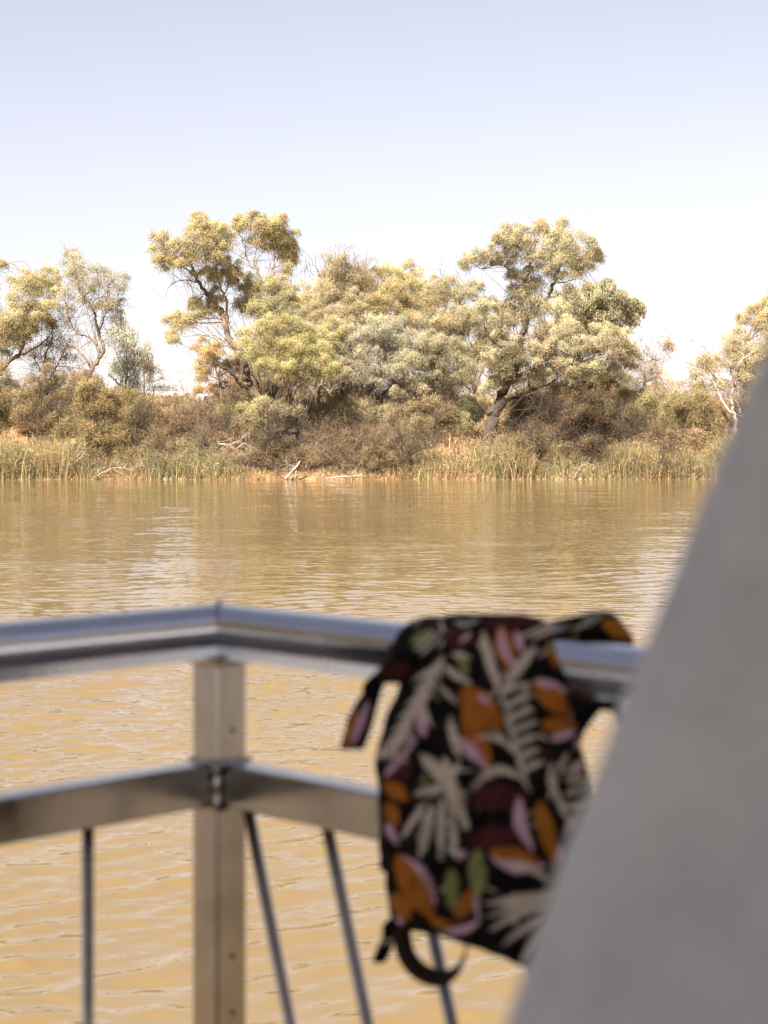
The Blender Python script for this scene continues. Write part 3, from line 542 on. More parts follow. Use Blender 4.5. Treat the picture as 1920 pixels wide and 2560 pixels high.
deadwood('dark many stemmed dead bush leaning right at the water edge below the yellow green bushes', 1632, 118.6, [([(1632, 1196), (1648, 1165), (1665, 1130), (1690, 1100), (1712, 1090)], .08, .015), ([(1646, 1168), (1658, 1140), (1680, 1110)], .05, .01), ([(1665, 1132), (1700, 1120), (1735, 1105)], .04, .01), ([(1650, 1160), (1650, 1130), (1662, 1105)], .03, .01)], M_DARK, 60, 'dead_bush', 'dead bush', .9)
deadwood('dark tangled driftwood in the right hand reeds near the waterline', 1710, 118.2, [([(1670, 1180), (1690, 1188), (1715, 1192), (1745, 1188)], .05, .02), ([(1690, 1187), (1700, 1172), (1720, 1168)], .035, .01), ([(1715, 1190), (1730, 1175)], .03, .01)], M_DARK, 30)
deadwood('grey branches arching over the open slope left of the leaning gum', 480, 124.5, [([(500, 1058), (490, 1015), (470, 995), (455, 970), (450, 950)], .07, .012), ([(482, 1008), (510, 1012), (530, 1020), (545, 1035)], .05, .02), ([(470, 996), (500, 1000), (535, 1008)], .05, .015), ([(520, 1014), (530, 990), (545, 965), (548, 940)], .05, .02)], M_TWIG, 60)
deadwood('pale dead limbs reaching right from the leaning gum above the grey shrub', 700, 124.8, [([(690, 1000), (700, 975), (720, 960), (722, 935), (730, 915)], .13, .04), ([(700, 978), (735, 960), (765, 950), (800, 955)], .09, .03), ([(760, 951), (770, 930), (790, 912), (825, 905)], .05, .015), ([(765, 950), (770, 985), (768, 1010)], .05, .015), ([(775, 945), (810, 965), (830, 990)], .04, .012), ([(680, 985), (672, 940), (668, 905)], .07, .02)], M_PALE, 70, base=(690, 1000))
deadwood('hanging dark stem right of the leaning trunk ending in a knot', 755, 124, [([(757, 975), (758, 1010), (757, 1050), (750, 1090)], .04, .03), ([(757, 1000), (735, 1015), (715, 1030), (695, 1045)], .06, .03)], M_DARK, 30)
deadwood('root mass and stems below the leaning gum, coloured dark for the shade of the hollow', 690, 122, [([(690, None), (695, 1110), (690, 1075), (682, 1045)], .17, .1), ([(705, None), (702, 1120), (705, 1080), (698, 1050)], .12, .06), ([(660, None), (665, 1120), (672, 1090), (684, 1060)], .1, .06), ([(720, None), (735, 1140), (745, 1110), (752, 1080)], .09, .03), ([(700, 1100), (740, 1120), (765, 1150), (770, 1165)], .08, .05), ([(640, None), (645, 1115), (630, 1090), (610, 1085)], .08, .03), ([(690, 1080), (668, 1120), (650, 1140)], .05, .03)], M_DARK, 110, 'tree_roots', 'tree roots', 1.0, .02)  # dense dark roots fill the hollow, their colour standing in for its shade
deadwood('weathered fallen timber under the reeds edge left of the black hollow', 590, 121, [([(545, 1110), (570, 1112), (590, 1125), (600, 1135), (620, 1150)], .07, .03), ([(590, 1124), (610, 1108), (630, 1120)], .05, .02), ([(600, 1135), (585, 1150), (575, 1165)], .05, .02), ([(575, 1112), (600, 1100), (615, 1085)], .04, .02)], M_PALE, 50)
deadwood('brown roots crawling down the soil at the foot of the biggest gum', 1215, 123.8, [([(1222, 1085), (1210, 1098), (1192, 1108), (1170, 1112)], .1, .02), ([(1220, 1085), (1225, 1105), (1220, 1120)], .12, .04), ([(1228, 1080), (1245, 1100), (1262, 1108)], .1, .03), ([(1190, 1106), (1170, 1095), (1150, 1092)], .05, .02)], M_TWIG, 20, 'tree_roots', 'tree roots', .6)
deadwood('dark arching bare stems inside the dark thicket', 1400, 122.5, [([(1400, None), (1395, 1090), (1430, 1040), (1480, 1022), (1540, 1025)], .07, .02), ([(1410, None), (1425, 1080), (1470, 1035), (1520, 1005)], .06, .015), ([(1420, None), (1450, 1120), (1500, 1100), (1550, 1105)], .05, .015), ([(1395, 1090), (1370, 1040), (1365, 1010)], .05, .015)], M_DARK, 150, 'dead_bush', 'dead bush', 1.3, .018)
for px, d, top, ln, lb in [(98, 125, 985, 8, 'dark thin sapling stem rising from the edge of the left soil patch'), (340, 122, 1020, 14, 'dark kinked stem standing behind the arched white branch'), (160, 124, 1000, -10, 'slim dark stem between the left soil patch and the dark trunked she oak'), (905, 123, 1030, 22, 'dark leaning stem in front of the pale olive shrub under the silvery gum'), (1085, 124.5, 1010, 16, 'dark thin stem left of the dark round bush'), (1560, 122, 1060, 30, 'dark stem slanting right between the dark thicket and the yellow green bushes'), (1345, 124, 985, 12, 'slender upright stem under the long bough of the biggest gum')]:
    deadwood(lb, px, d, [([(px, None), (px+ln*.3-5, (top+1130)/2), (px+ln, top)], .10, .03), ([(px+ln*.3-5, (top+1130)/2), (px+ln*.3+24, (top+1130)/2-40), (px+ln*.3+30, top-6)], .05, .015), ([(px+ln*.5, (top+1130)/2-18), (px+ln*.5-26, top+6)], .04, .012)], M_DARK, 70, 'dead_sapling', 'dead sapling', 1.1, .014)
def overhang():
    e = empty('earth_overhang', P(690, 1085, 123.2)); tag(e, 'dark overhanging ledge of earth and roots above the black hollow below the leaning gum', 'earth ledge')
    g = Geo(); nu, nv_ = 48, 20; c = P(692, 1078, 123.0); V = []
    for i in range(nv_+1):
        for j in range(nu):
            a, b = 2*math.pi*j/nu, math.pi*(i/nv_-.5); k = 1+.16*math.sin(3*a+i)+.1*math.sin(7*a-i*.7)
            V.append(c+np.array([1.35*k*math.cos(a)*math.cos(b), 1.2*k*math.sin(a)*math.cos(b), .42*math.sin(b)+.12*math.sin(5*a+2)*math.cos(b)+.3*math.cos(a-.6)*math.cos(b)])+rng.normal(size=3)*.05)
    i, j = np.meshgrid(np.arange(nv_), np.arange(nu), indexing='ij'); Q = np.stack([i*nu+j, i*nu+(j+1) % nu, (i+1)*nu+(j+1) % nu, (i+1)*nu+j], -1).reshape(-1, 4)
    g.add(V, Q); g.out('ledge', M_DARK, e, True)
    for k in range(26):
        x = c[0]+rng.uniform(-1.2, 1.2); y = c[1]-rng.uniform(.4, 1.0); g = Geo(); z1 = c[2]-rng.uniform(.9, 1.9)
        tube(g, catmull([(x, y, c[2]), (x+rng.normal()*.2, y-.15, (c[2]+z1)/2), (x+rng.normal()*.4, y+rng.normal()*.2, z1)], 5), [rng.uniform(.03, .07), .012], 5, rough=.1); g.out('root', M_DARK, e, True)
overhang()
for px, lb in ((860, 'left of the pair of brown dead bushes in the middle of the shore'), (1000, 'right of the pair of brown dead bushes in the middle of the shore')):
    deadwood(lb, px, 119.6, [([(px, None), (px+5, 1150), (px-15, 1110), (px-30, 1085)], .05, .012), ([(px, None), (px+20, 1140), (px+35, 1095), (px+60, 1080)], .05, .012), ([(px+5, 1150), (px+5, 1110), (px+15, 1075)], .04, .012), ([(px+10, None), (px-30, 1150), (px-60, 1115)], .035, .01), ([(px+20, 1140), (px+60, 1120), (px+90, 1115)], .03, .01)], M_TWIG if px == 860 else M_DARK, 190, 'dead_bush', 'dead bush', 1.2, .013)
deadwood('slim dark dead sapling standing in the reeds left of the biggest gum', 1028, 119.2, [([(1028, None), (1024, 1150), (1030, 1110), (1045, 1080)], .06, .015), ([(1026, 1140), (1010, 1110), (1000, 1090)], .04, .01)], M_DARK, 50, 'dead_bush', 'dead bush')
deadwood('slim dark dead sapling near the water right of the biggest gum trunk', 1260, 120, [([(1262, None), (1258, 1130), (1268, 1085), (1280, 1050)], .045, .012), ([(1258, 1130), (1285, 1080), (1310, 1060)], .04, .01)], M_DARK, 70, 'dead_bush', 'dead bush')

# ------------------------------------------------------------------ reeds, grass and litter: nobody could count them
def blades(name, label, n, pos, Hh, W, lean, colf, parts=3, cat=None):
    g = Geo(); x, d = pos(n); q_ = pxs(x, d); k_ = ~((q_ > 640)*(q_ < 738)*(d-shore(x) > 3.2)*(d-shore(x) < 7)); x, d = x[k_], d[k_]; n = len(x); z = Gh(x, d); base = np.stack([x, d, np.maximum(z, -.15)-.05], 1)
    h = Hh(x, d)[:, None]*rng.uniform(.35, 1.1, (n, 1)); ln = rng.normal(size=(n, 3))*[1, 1, 0]*lean
    c = colf(x, d); 
    side = unit(rng.normal(size=(n, 3))*[1, 1, .1]); wd = W*rng.uniform(.6, 1.4, (n, 1))
    p1 = base+np.array([0, 0, 1.])*h*.55+ln*h*.25; p2 = base+np.array([0, 0, 1.])*h+ln*h*.9
    V = np.stack([base-side*wd*.35, base+side*wd*.35, p1+side*wd*.5, p1-side*wd*.5, p2+side*wd*.08, p2-side*wd*.08], 1).reshape(-1, 3)
    o = np.arange(n)[:, None]*6; Q = np.concatenate([o+[0, 1, 2, 3], o+[3, 2, 4, 5]], 0); g.add(V, Q, np.repeat(c, 6, 0))
    for k in range(parts):       # arching side leaves
        f = rng.uniform(.3, .97, (n, 1)); a = base*(1-f)+p2*f; dr = unit(rng.normal(size=(n, 3))*[1, 1, .25]+[0, 0, .75]); l = h*rng.uniform(.12, .3, (n, 1))
        m_ = a+dr*l*.6; e = m_+unit(dr*[1, 1, .1]+[0, 0, -.25])*l*.5; s2 = unit(np.cross(dr, rng.normal(size=(n, 3))))*wd*.6
        V = np.stack([a, m_+s2*.5, e, m_-s2*.5], 1).reshape(-1, 3); g.add(V, np.arange(4*n).reshape(-1, 4), np.repeat(c*rng.uniform(.8, 1.25, (n, 1)), 4, 0))
    return tag(g.out(name, M_LEAF), label, kind='stuff')
def nz(x, s=0): return np.sin(x*.9+s)+.6*np.sin(x*2.3+s*2+1)+.5*np.sin(x*.37+3*s)
def pxs(x, d): return x/d*F+PX0
def reed_h(x, d):
    px = pxs(x, d)
    base = np.interp(px, [-400, 0, 60, 190, 250, 330, 440, 520, 560, 620, 700, 930, 1000, 1180, 1290, 1380, 1480, 1560, 1700, 1800, 1900, 2400], [2.3, 2.2, 2.1, 1.8, .8, 1.1, 1.3, 1.8, 1.4, .4, .3, .4, .9, 1.6, 2.2, 1.8, .8, 1.8, 1.5, 2.2, 2.2, 2.2])
    return base*.9*(1+.13*nz(x, 1)+.1*nz(x*3.1, 5))*(1-.55*np.clip(nz(x*1.3+d*.6, 7)-.35, 0, 1))
def reed_c(x, d):
    px = pxs(x, d)
    g = np.interp(px, [0, 120, 250, 430, 540, 650, 900, 1150, 1290, 1420, 1560, 1700, 1800, 2200], [.6, .45, .45, .75, .75, .25, .15, .2, .6, .45, .35, .5, .5, .5])+.16*nz(x*1.7+d, 4)+rng.normal(0, .2, len(x))
    g = np.clip(g, 0, 1)[:, None]
    return (np.array([.44, .315, .16])*(1-g)+np.array([.27, .255, .135])*g)*np.exp(rng.normal(-.15, .38, (len(x), 1)))
def shore_pos(w0, w1, n, lo=-1300, hi=3200):
    x = rng.uniform(lo-PX0, hi-PX0, n)/F*D0; return x, shore(x)+w0+(w1-w0)*rng.uniform(0, 1, n)**.8
blades('reeds', 'tall green and straw reeds along the waterline', 56000, lambda n: shore_pos(-.35, 3.2, n), reed_h, .032, .24, reed_c, 5)
blades('dry_grass', 'straw coloured dry grass over the bank slope', 34000, lambda n: shore_pos(2.5, 20, n), lambda x, d: .55+.25*np.abs(nz(x+d, 2)), .03, .4,
       lambda x, d: np.array([.50, .38, .21])*np.exp(rng.normal(0, .25, (len(x), 1))), 2)
def litter(mt, n, lb):
    g = Geo(); x, d = shore_pos(-.2, 15, n); z = Gh(x, d)
    px = pxs(x, d); keep = rng.uniform(size=n) < np.clip(.25+.75*((px > 230)*(px < 620)+(px > 690)*(px < 1080)+(px > 1260)*(px < 1600)), 0, 1); keep &= ~((px > 645)*(px < 735)*(d-shore(x) > 3.2)*(d-shore(x) < 7)); x, d, z = x[keep], d[keep], z[keep]
    A = np.stack([x, d, z], 1); n = len(A); B = A+unit(rng.normal(size=(n, 3))*[1, .7, .5]+[0, 0, .75])*rng.uniform(.4, 1.9, (n, 1)); B[:, 2] = np.maximum(B[:, 2], Gh(B[:, 0], B[:, 1])+.05)
    cc = None
    twigs(g, A, B, .019, .007, rng.uniform(-.1, .15, n))
    for f in (.35, .6, .8):
        c = A*(1-f)+B*f; twigs(g, c, c+unit(B-A+rng.normal(size=(n, 3))*.8)*rng.uniform(.2, .7, (n, 1)), .010, .004, 0)
    tag(g.out('undergrowth', mt), lb, kind='stuff')
litter(M_TWIG, 12000, 'tangle of dry pale brown twigs on the bank')
litter(M_DARK, 16000, 'tangle of dead sticks on the bank, coloured dark for stems and deep shade')  # darker copy of the litter, for dark stems and the deep shadows between
# low leafy undergrowth so the slope reads as scrub
def scrub():
    g = Geo(); n = 2000; x, d = shore_pos(1, 22, n); c = np.stack([x, d, Gh(x, d)+rng.uniform(.1, .6, n)], 1)
    px = pxs(x, d); bare = ((px < 95)) | ((px > 1140)*(px < 1215)) | ((px > 380)*(px < 560)*(rng.uniform(size=n) < .6)); c = c[~bare]; n = len(c)
    m = 110; v = rng.normal(size=(n, m, 3))*[.45, .4, .28]; tone = np.where(rng.uniform(size=(n, 1)) < .45, [.27, .185, .095], [.25, .205, .095])*np.exp(rng.normal(0, .2, (n, 1)))
    leaves(g, (c[:, None]+v).reshape(-1, 3), .3, .03, np.array([0, 0, .8]), np.repeat(tone, m, 0)*np.exp(rng.normal(0, .2, (n*m, 1))))
    tag(g.out('ground_cover', M_LEAF), 'brown and olive low scrub covering the bank', kind='stuff')
scrub()
# far belt of woodland behind the bank
def far_wood():
    g = Geo(); n = 620; px = rng.uniform(-2500, 4500, n); d = rng.uniform(330, 520, n); x = (px-PX0)/F*d
    hh = rng.uniform(1.5, 4.2, n)*(1+.3*np.sin(px*.013)); hh = np.where((px > 385)*(px < 590), 1.2, hh)
    c = np.stack([x, d, 5+hh*.5], 1); m = 260; v = unit(rng.normal(size=(n, m, 3)))*rng.uniform(0, 1, (n, m, 1))**.4*np.stack([hh*1.0+1, hh*.8+1, hh*.55], 1)[:, None]
    tone = np.array([.36, .31, .17])*np.exp(rng.normal(0, .12, (n, 1)))
    leaves(g, (c[:, None]+v).reshape(-1, 3), .8, .4, np.array([0, 0, 0.]), np.repeat(tone, m, 0)*np.exp(rng.normal(0, .2, (n*m, 1))))
    tag(g.out('distant_woods', M_LEAF), 'distant belt of scrubby trees beyond the bank', kind='stuff')
far_wood()

# ------------------------------------------------------------------ buildings and wire beyond the bank
def simple_mat(name, c, rough=.6, metal=0, nscale=3, var=.08):
    m, nt, p = mat(name); L = nt.links.new; tc = N(nt, 'ShaderNodeTexCoord'); n = noise(nt, tc.outputs['Object'], nscale, 5, .6)
    r = ramp(nt, [(.3, tuple(v*(1-var) for v in c)), (.7, tuple(min(1, v*(1+var)) for v in c))]); L(n.outputs['Fac'], r.inputs[0]); L(r.outputs[0], p.inputs['Base Color'])
    p.inputs['Roughness'].default_value = rough; p.inputs['Metallic'].default_value = metal; return m
M_WHITE = simple_mat('white_paint', (.80, .79, .77)); M_ROOF = simple_mat('pale_roof', (.72, .70, .68), .4); M_WIN = simple_mat('dark_glass', (.05, .06, .07), .1); M_TAN = simple_mat('tan_wall', (.5, .42, .33))
def box(g, x0, x1, y0, y1, z0, z1):
    V = [(x, y, z) for z in (z0, z1) for (x, y) in ((x0, y0), (x1, y0), (x1, y1), (x0, y1))]
    g.add(V, [(3, 2, 1, 0), (4, 5, 6, 7), (0, 1, 5, 4), (1, 2, 6, 5), (2, 3, 7, 6), (3, 0, 4, 7)])
def house(name, label, cat, px0, px1, d, ztop, rise, dep, wallm):
    x0, x1 = (px0-PX0)/F*d, (px1-PX0)/F*d; gz = float(Gh((x0+x1)/2, d))-.1; e = empty(name, ((x0+x1)/2, d, gz)); tag(e, label, cat)
    g = Geo(); box(g, x0, x1, d, d+dep, gz, ztop-rise); g.out('wall', wallm, e)
    g = Geo(); o = .4; ym = d+dep/2; zt = ztop; ze = ztop-rise-.05
    V = [(x0-o, d-o, ze), (x1+o, d-o, ze), (x1+o, ym, zt), (x0-o, ym, zt), (x0-o, d+dep+o, ze), (x1+o, d+dep+o, ze)]; V2 = [(a, b, c+.18) for a, b, c in V]
    g.add(V+V2, [(6, 7, 8, 9), (9, 8, 11, 10), (3, 2, 1, 0), (4, 5, 2, 3), (0, 1, 7, 6), (1, 2, 8, 7), (2, 5, 11, 8), (5, 4, 10, 11), (4, 3, 9, 10), (3, 0, 6, 9)]); g.out('roof', M_ROOF, e)
    g0 = x1-x0
    for k in range(max(1, int(g0/4))):
        a = x0+g0*(k+.3)/max(1, int(g0/4)); g = Geo(); box(g, a, a+1.2, d-.06, d-.003, gz+1.1, gz+2.1); g.out('window', M_WIN, e)
house('long_shed', 'long low white roofed shed on the rise left of the leaning gum', 'shed', 330, 455, 285, 2.9+100*285/F, .55, 8, M_TAN)
house('small_shed', 'small white gabled shed right of the long low shed', 'shed', 492, 548, 240, 2.9+92*240/F, .8, 6, M_WHITE)
house('house', 'pale roofed house glimpsed between trunks left of the thick leaning trunk', 'house', 1040, 1170, 240, 2.9+82*240/F, .7, 8, M_TAN)
def caravan():
    d = 160; x0, x1 = (875-PX0)/F*d, (925-PX0)/F*d; gz = float(Gh((x0+x1)/2, d)); e = empty('caravan', ((x0+x1)/2, d, gz)); tag(e, 'small white caravan parked behind the trunks below the silvery crowned gum', 'caravan')
    zt = 2.9+82*d/F; g = Geo(); n = 12; prof = []
    for k in range(n):
        a = 2*math.pi*k/n; prof.append((np.sign(math.cos(a))*abs(math.cos(a))**.5*(x1-x0)/2, np.sign(math.sin(a))*abs(math.sin(a))**.5*(zt-gz-.35)/2))
    xm = (x0+x1)/2; zm = (gz+.35+zt)/2; V = [(xm+a, y, zm+b) for y in (d, d+2) for a, b in prof]; V += [(xm, d, zm), (xm, d+2, zm)]
    Q = [(k, (k+1) % n, n+(k+1) % n, n+k) for k in range(n)]+[((k+2) % n, (k+1) % n, k, 2*n) for k in range(0, n, 2)]+[(n+k, n+(k+1) % n, n+(k+2) % n, 2*n+1) for k in range(0, n, 2)]
    g.add(V, Q); g.out('body', M_WHITE, e)
    for a in (-.35, .3): g = Geo(); box(g, xm+a, xm+a+.45, d-.03, d-.002, zm, zm+.35); g.out('window', M_WIN, e)
    g = Geo(); tube(g, [(xm, d-.05, gz+.3), (xm, d+.15, gz+.3)], .3, 16); g.out('wheel', M_WIN, e)
caravan()
def wire():
    d = 210; L_ = [(360, 915), (600, 934)]; e = empty('power_line', P(360, 1000, d)); tag(e, 'thin power line strung behind the gap left of the leaning gum', 'power line')
    a, b = P(*L_[0], d), P(*L_[1], d); t_ = np.linspace(0, 1, 16)[:, None]; g = Geo(); tube(g, a*(1-t_)+b*t_-np.array([0, 0, .3])*(4*t_*(1-t_)), .018, 5); g.out('cable', M_DARK, e)
    for q in (a, b):
        g = Geo(); gz = float(Gh(q[0], q[1])); tube(g, [(q[0], q[1], gz-.3), (q[0], q[1], q[2]+.3)], [.13, .1], 8); box(g, q[0]-.7, q[0]+.7, q[1]-.05, q[1]+.05, q[2]-.12, q[2]-.02); g.out('pole', M_TWIG, e)
wire()

# ------------------------------------------------------------------ the boat: deck, roof, sloping panel
DECK = H-1.32
M_DECK = simple_mat('grey_deck', (.30, .28, .26), .7); M_SHELL = simple_mat('boat_white', (.7, .69, .67), .5)
CX, CY = -.205, 2.41                      # railing corner, in plan
aL, aR = R(46.5), R(46.5)
uL = np.array([-math.cos(aL), -math.sin(aL), 0]); uR = np.array([math.cos(aR), -math.sin(aR), 0]); CO = np.array([CX, CY, 0])
def poly_slab(name, pts, z0, z1, m, label):
    n = len(pts); V = [(x, y, z0) for x, y in pts]+[(x, y, z1) for x, y in pts]
    Q = [(k, (k+1) % n, n+(k+1) % n, n+k) for k in range(n)]
    o = mesh(name, V, np.array(Q+[(n, n+1, n+2, n+3), (3, 2, 1, 0)]), m); tag(o, label, kind='structure'); return o
def planpt(a, b): q = CO+uL*a+uR*b; return (q[0], q[1])
poly_slab('deck', [planpt(6.5, -.1), planpt(6.5, 6.5), planpt(-.1, 6.5), planpt(-.1, -.1)], DECK-.15, DECK, M_DECK, 'boat deck under the railing')
poly_slab('boat_hull', [planpt(6.3, .0), planpt(6.3, 6.3), planpt(.0, 6.3), planpt(.0, .0)], -.4, DECK-.153, M_SHELL, 'hull of the boat under the deck')
poly_slab('boat_roof', [planpt(6.5, -.1), planpt(6.5, 6.5), planpt(-.1, 6.5), planpt(-.1, -.1)], H+.95, H+1.05, M_SHELL, 'roof of the boat above the deck')

def metal_material(name='brushed_aluminium', c1=(.25, .24, .23), c2=(.40, .375, .35), ro=.12):
    m, nt, p = mat(name); L = nt.links.new; tc = N(nt, 'ShaderNodeTexCoord')
    n1 = noise(nt, tc.outputs['Object'], 9, 5, .65); n2 = noise(nt, tc.outputs['Object'], 60, 3, .6)
    r = ramp(nt, [(.3, c1), (.7, c2)]); rr = ramp(nt, [(.3, (ro,)*3), (.75, (ro+.18,)*3)])
    L(n1.outputs['Fac'], r.inputs[0]); L(n1.outputs['Fac'], rr.inputs[0]); L(r.outputs[0], p.inputs['Base Color']); L(rr.outputs[0], p.inputs['Roughness'])
    p.inputs['Metallic'].default_value = 1; b = N(nt, 'ShaderNodeBump', Strength=.15, Distance=.002); L(n2.outputs['Fac'], b.inputs['Height']); L(b.outputs[0], p.inputs['Normal']); return m
M_METAL = metal_material()
M_SKY_METAL = metal_material('sky_tinted_aluminium', (.54, .57, .63), (.66, .69, .76), .16)  # top rail copy: blue sky reflection put into a lighter base colour
ZTOP = H-.214; ZMID = H-.408
rail = empty('railing', (CX, CY, DECK)); tag(rail, 'brushed aluminium boat railing meeting at a corner post, out of focus', 'railing')
def extrude(g, prof, u, s0, s1, z, miter0=None):
    """profile (n,z) swept along plan direction u from the corner; the start is mitred to the corner"""
    nrm = np.array([-u[1], u[0], 0]); 
    if nrm[1] > 0: nrm = -nrm            # toward the camera
    k = len(prof); V = []
    for s in (s0, s1):
        for (a, b) in prof:
            q = CO+u*(s+(a*miter0 if (miter0 is not None and s == s0) else 0))+nrm*a+np.array([0, 0, z+b]); V.append(q)
    Q = [(i, (i+1) % k, k+(i+1) % k, k+i) for i in range(k)]
    for base in (0, k):
        for i in range(1, k-1, 2):
            Q.append((base, base+i, base+i+1, base+min(i+2, k-1)))
    Q = [q for q in Q if len(set(q)) == 4]; T = [tuple(dict.fromkeys(q)) for q in []]
    g.add(V, Q)
th = np.linspace(math.pi, 0, 15)
th = np.linspace(R(228), R(-48), 21)
dome = [(.031*math.cos(a), -.028+.028*math.sin(a)) for a in th]
prof_top = dome+[(.0205, -.0500), (.0210, -.0645), (-.0210, -.0645), (-.0205, -.0500)]
prof_mid = [(-.019, -.003), (-.016, 0), (.016, 0), (.019, -.003), (.019, -.050), (.017, -.052), (-.017, -.052), (-.019, -.050)]
mit = math.tan(R(90)-(R(180)-aL-aR)/2)
def both(name, prof, z, s0=0, sm=False):
    for u, ln in ((uL, 3.5), (uR, 2.2)):
        g = Geo(); extrude(g, prof, u, s0, ln, z, 1.0*mit if s0 == 0 else None); o = g.out(name, M_SKY_METAL if name == 'top_rail' else M_METAL, rail, False)
        if sm: o.data.polygons.foreach_set('use_smooth', [i < 20 for i in range(len(o.data.polygons))])
both('top_rail', prof_top, ZTOP, 0, True); both('mid_rail', prof_mid, ZMID, 0.026)
both('bottom_rail', prof_mid, DECK+.14, 0.026)
g = Geo(); w_ = .025; c_ = .003
pr = [(w_-c_, -w_), (w_, -w_+c_), (w_, w_-c_), (w_-c_, w_), (-w_+c_, w_), (-w_, w_-c_), (-w_, -w_+c_), (-w_+c_, -w_)]
V = [CO+uL*a+uR*b+np.array([0, 0, z]) for z in (DECK, ZTOP-.064) for a, b in pr]; g.add(V, [(k, (k+1) % 8, 8+(k+1) % 8, 8+k) for k in range(8)]); g.out('post', M_METAL, rail)
g = Geo()     # weld beads and collar round the post
for z, r in ((ZTOP-.068, .006), (ZMID+.001, .003), (ZMID-.055, .003)):
    c = [CO+(uL*a+uR*b)*1.08+np.array([0, 0, z]) for a, b in pr]+[CO+(uL*pr[0][0]+uR*pr[0][1])*1.08+np.array([0, 0, z])]; tube(g, catmull(c, 4)+rng.normal(size=(33, 3))*.0008, r, 8); g.out('weld_bead', M_METAL, rail, True); g = Geo()
front = -(unit(uL+uR)); 
fr = unit(uL+uR)
tube(g, [CO+fr*.036+np.array([0, 0, z]) for z in np.linspace(ZMID-.052, ZMID-.001, 12)], .006, 8, rough=.15); g.out('weld_bead', M_METAL, rail, True); g = Geo()
arc = [CO+fr*(.042*math.sin(a))*1+np.array([0, 0, ZTOP-.030+.033*math.cos(a)]) for a in np.linspace(-1.3, 1.5, 14)]; tube(g, arc, .004, 6, rough=.15)
g.out('weld_bead', M_METAL, rail, True)
for u, nrm_s in ((uL, 1), (uR, 1)):
    slots = [(.205, 0)]+[(.205+.17*k, 0) for k in range(1, 19)] if u is uL else [(.055, .32), (.20, .32), (.345, .32), (.49, .32), (.635, .32), (.78, .32), (.925, .32), (1.07, .32), (1.21, .32), (1.35, .32), (1.5, .32)]
    for s, sl_ in slots:
        g = Geo(); z0 = ZMID-.05; z1 = DECK+.14; a = CO+u*s+np.array([0, 0, z0]); b = CO+u*(s+sl_*(z0-z1))+np.array([0, 0, z1]); tube(g, [a, b], .0073, 12); g.out('baluster', M_METAL, rail, True)
for (s, zz) in ((.0, ZTOP-.155), (.0, ZMID-.24), (.0, ZMID-.31)):   # small screw heads on the right-hand face of the post
    g = Geo(); q = CO+uL*.0255+np.array([0, 0, zz]); nr = uL; q = CO+uL*(.0) + (-uL)*0
    fx = unit(-np.array([uL[0], uL[1], 0]))  # placeholder replaced below
    nr = np.array([math.cos(-math.pi/4), math.sin(-math.pi/4), 0]); q = CO+nr*.0252+np.array([0, 0, zz]); tube(g, [q, q+nr*.0012], .0032, 10); g.out('screw', M_DARK, rail)
# diagonal prop under the right end of the top rail
g = Geo(); s = .64; a = CO+uR*s+np.array([0, 0, ZTOP-.06]); b = CO+uR*(s+.13)+np.array([0, 0, ZTOP-.30]); tube(g, [a, b], .009, 12); g.out('prop', M_METAL, rail, True)

def make_panel():
    m, nt, p = mat('grey_paint'); L = nt.links.new; tc = N(nt, 'ShaderNodeTexCoord')
    n1 = noise(nt, tc.outputs['Object'], 14, 5, .65); r = ramp(nt, [(.25, (.33, .355, .415)), (.75, (.50, .525, .585))]); L(n1.outputs['Fac'], r.inputs[0]); L(r.outputs[0], p.inputs['Base Color']); p.inputs['Roughness'].default_value = .6
    n2 = noise(nt, tc.outputs['Object'], 260, 3, .6); b = N(nt, 'ShaderNodeBump', Strength=.5, Distance=.0012); L(n2.outputs['Fac'], b.inputs['Height']); L(b.outputs[0], p.inputs['Normal'])
    d = .86; edge = [(2170, 300), (2030, 660), (1922, 932), (1845, 1112), (1785, 1260), (1705, 1468), (1640, 1630), (1567, 1810), (1484, 2030), (1422, 2180), (1358, 2370), (1296, 2560), (1180, 2880), (1030, 3300)]
    E = catmull([P(a+12, b, d) for a, b in edge], 6); n = len(E)
    # section across the panel: rounded narrow left flank, broad face, rounded right flank, back
    sec = [(.012, .060), (.003, .055), (.0, .047), (.0005, .032), (.003, .022), (.014, .006), (.019, .002), (.030, .0), (.20, -.01), (.44, -.02), (.452, -.017), (.456, -.008), (.456, .035), (.45, .05)]
    k = len(sec); V = np.array([[e+np.array([a, b, 0]) for a, b in sec] for e in E]).reshape(-1, 3)
    i, j = np.meshgrid(np.arange(n-1), np.arange(k), indexing='ij'); Q = np.stack([i*k+j, i*k+(j+1) % k, (i+1)*k+(j+1) % k, (i+1)*k+j], -1).reshape(-1, 4)
    caps = []
    for base in (0, (n-1)*k):
        for q in range(1, k-1, 2): caps.append((base, base+q, base+q+1, base+min(q+2, k-1)))
    caps = [c for c in caps if len(set(c)) == 4]
    o = mesh('sloping_panel', V, np.vstack([Q, np.array(caps)]), m, smooth=True)
    tag(o, 'smooth pale grey painted sloping boat panel, out of focus in front of the railing end', 'boat panel')
make_panel()

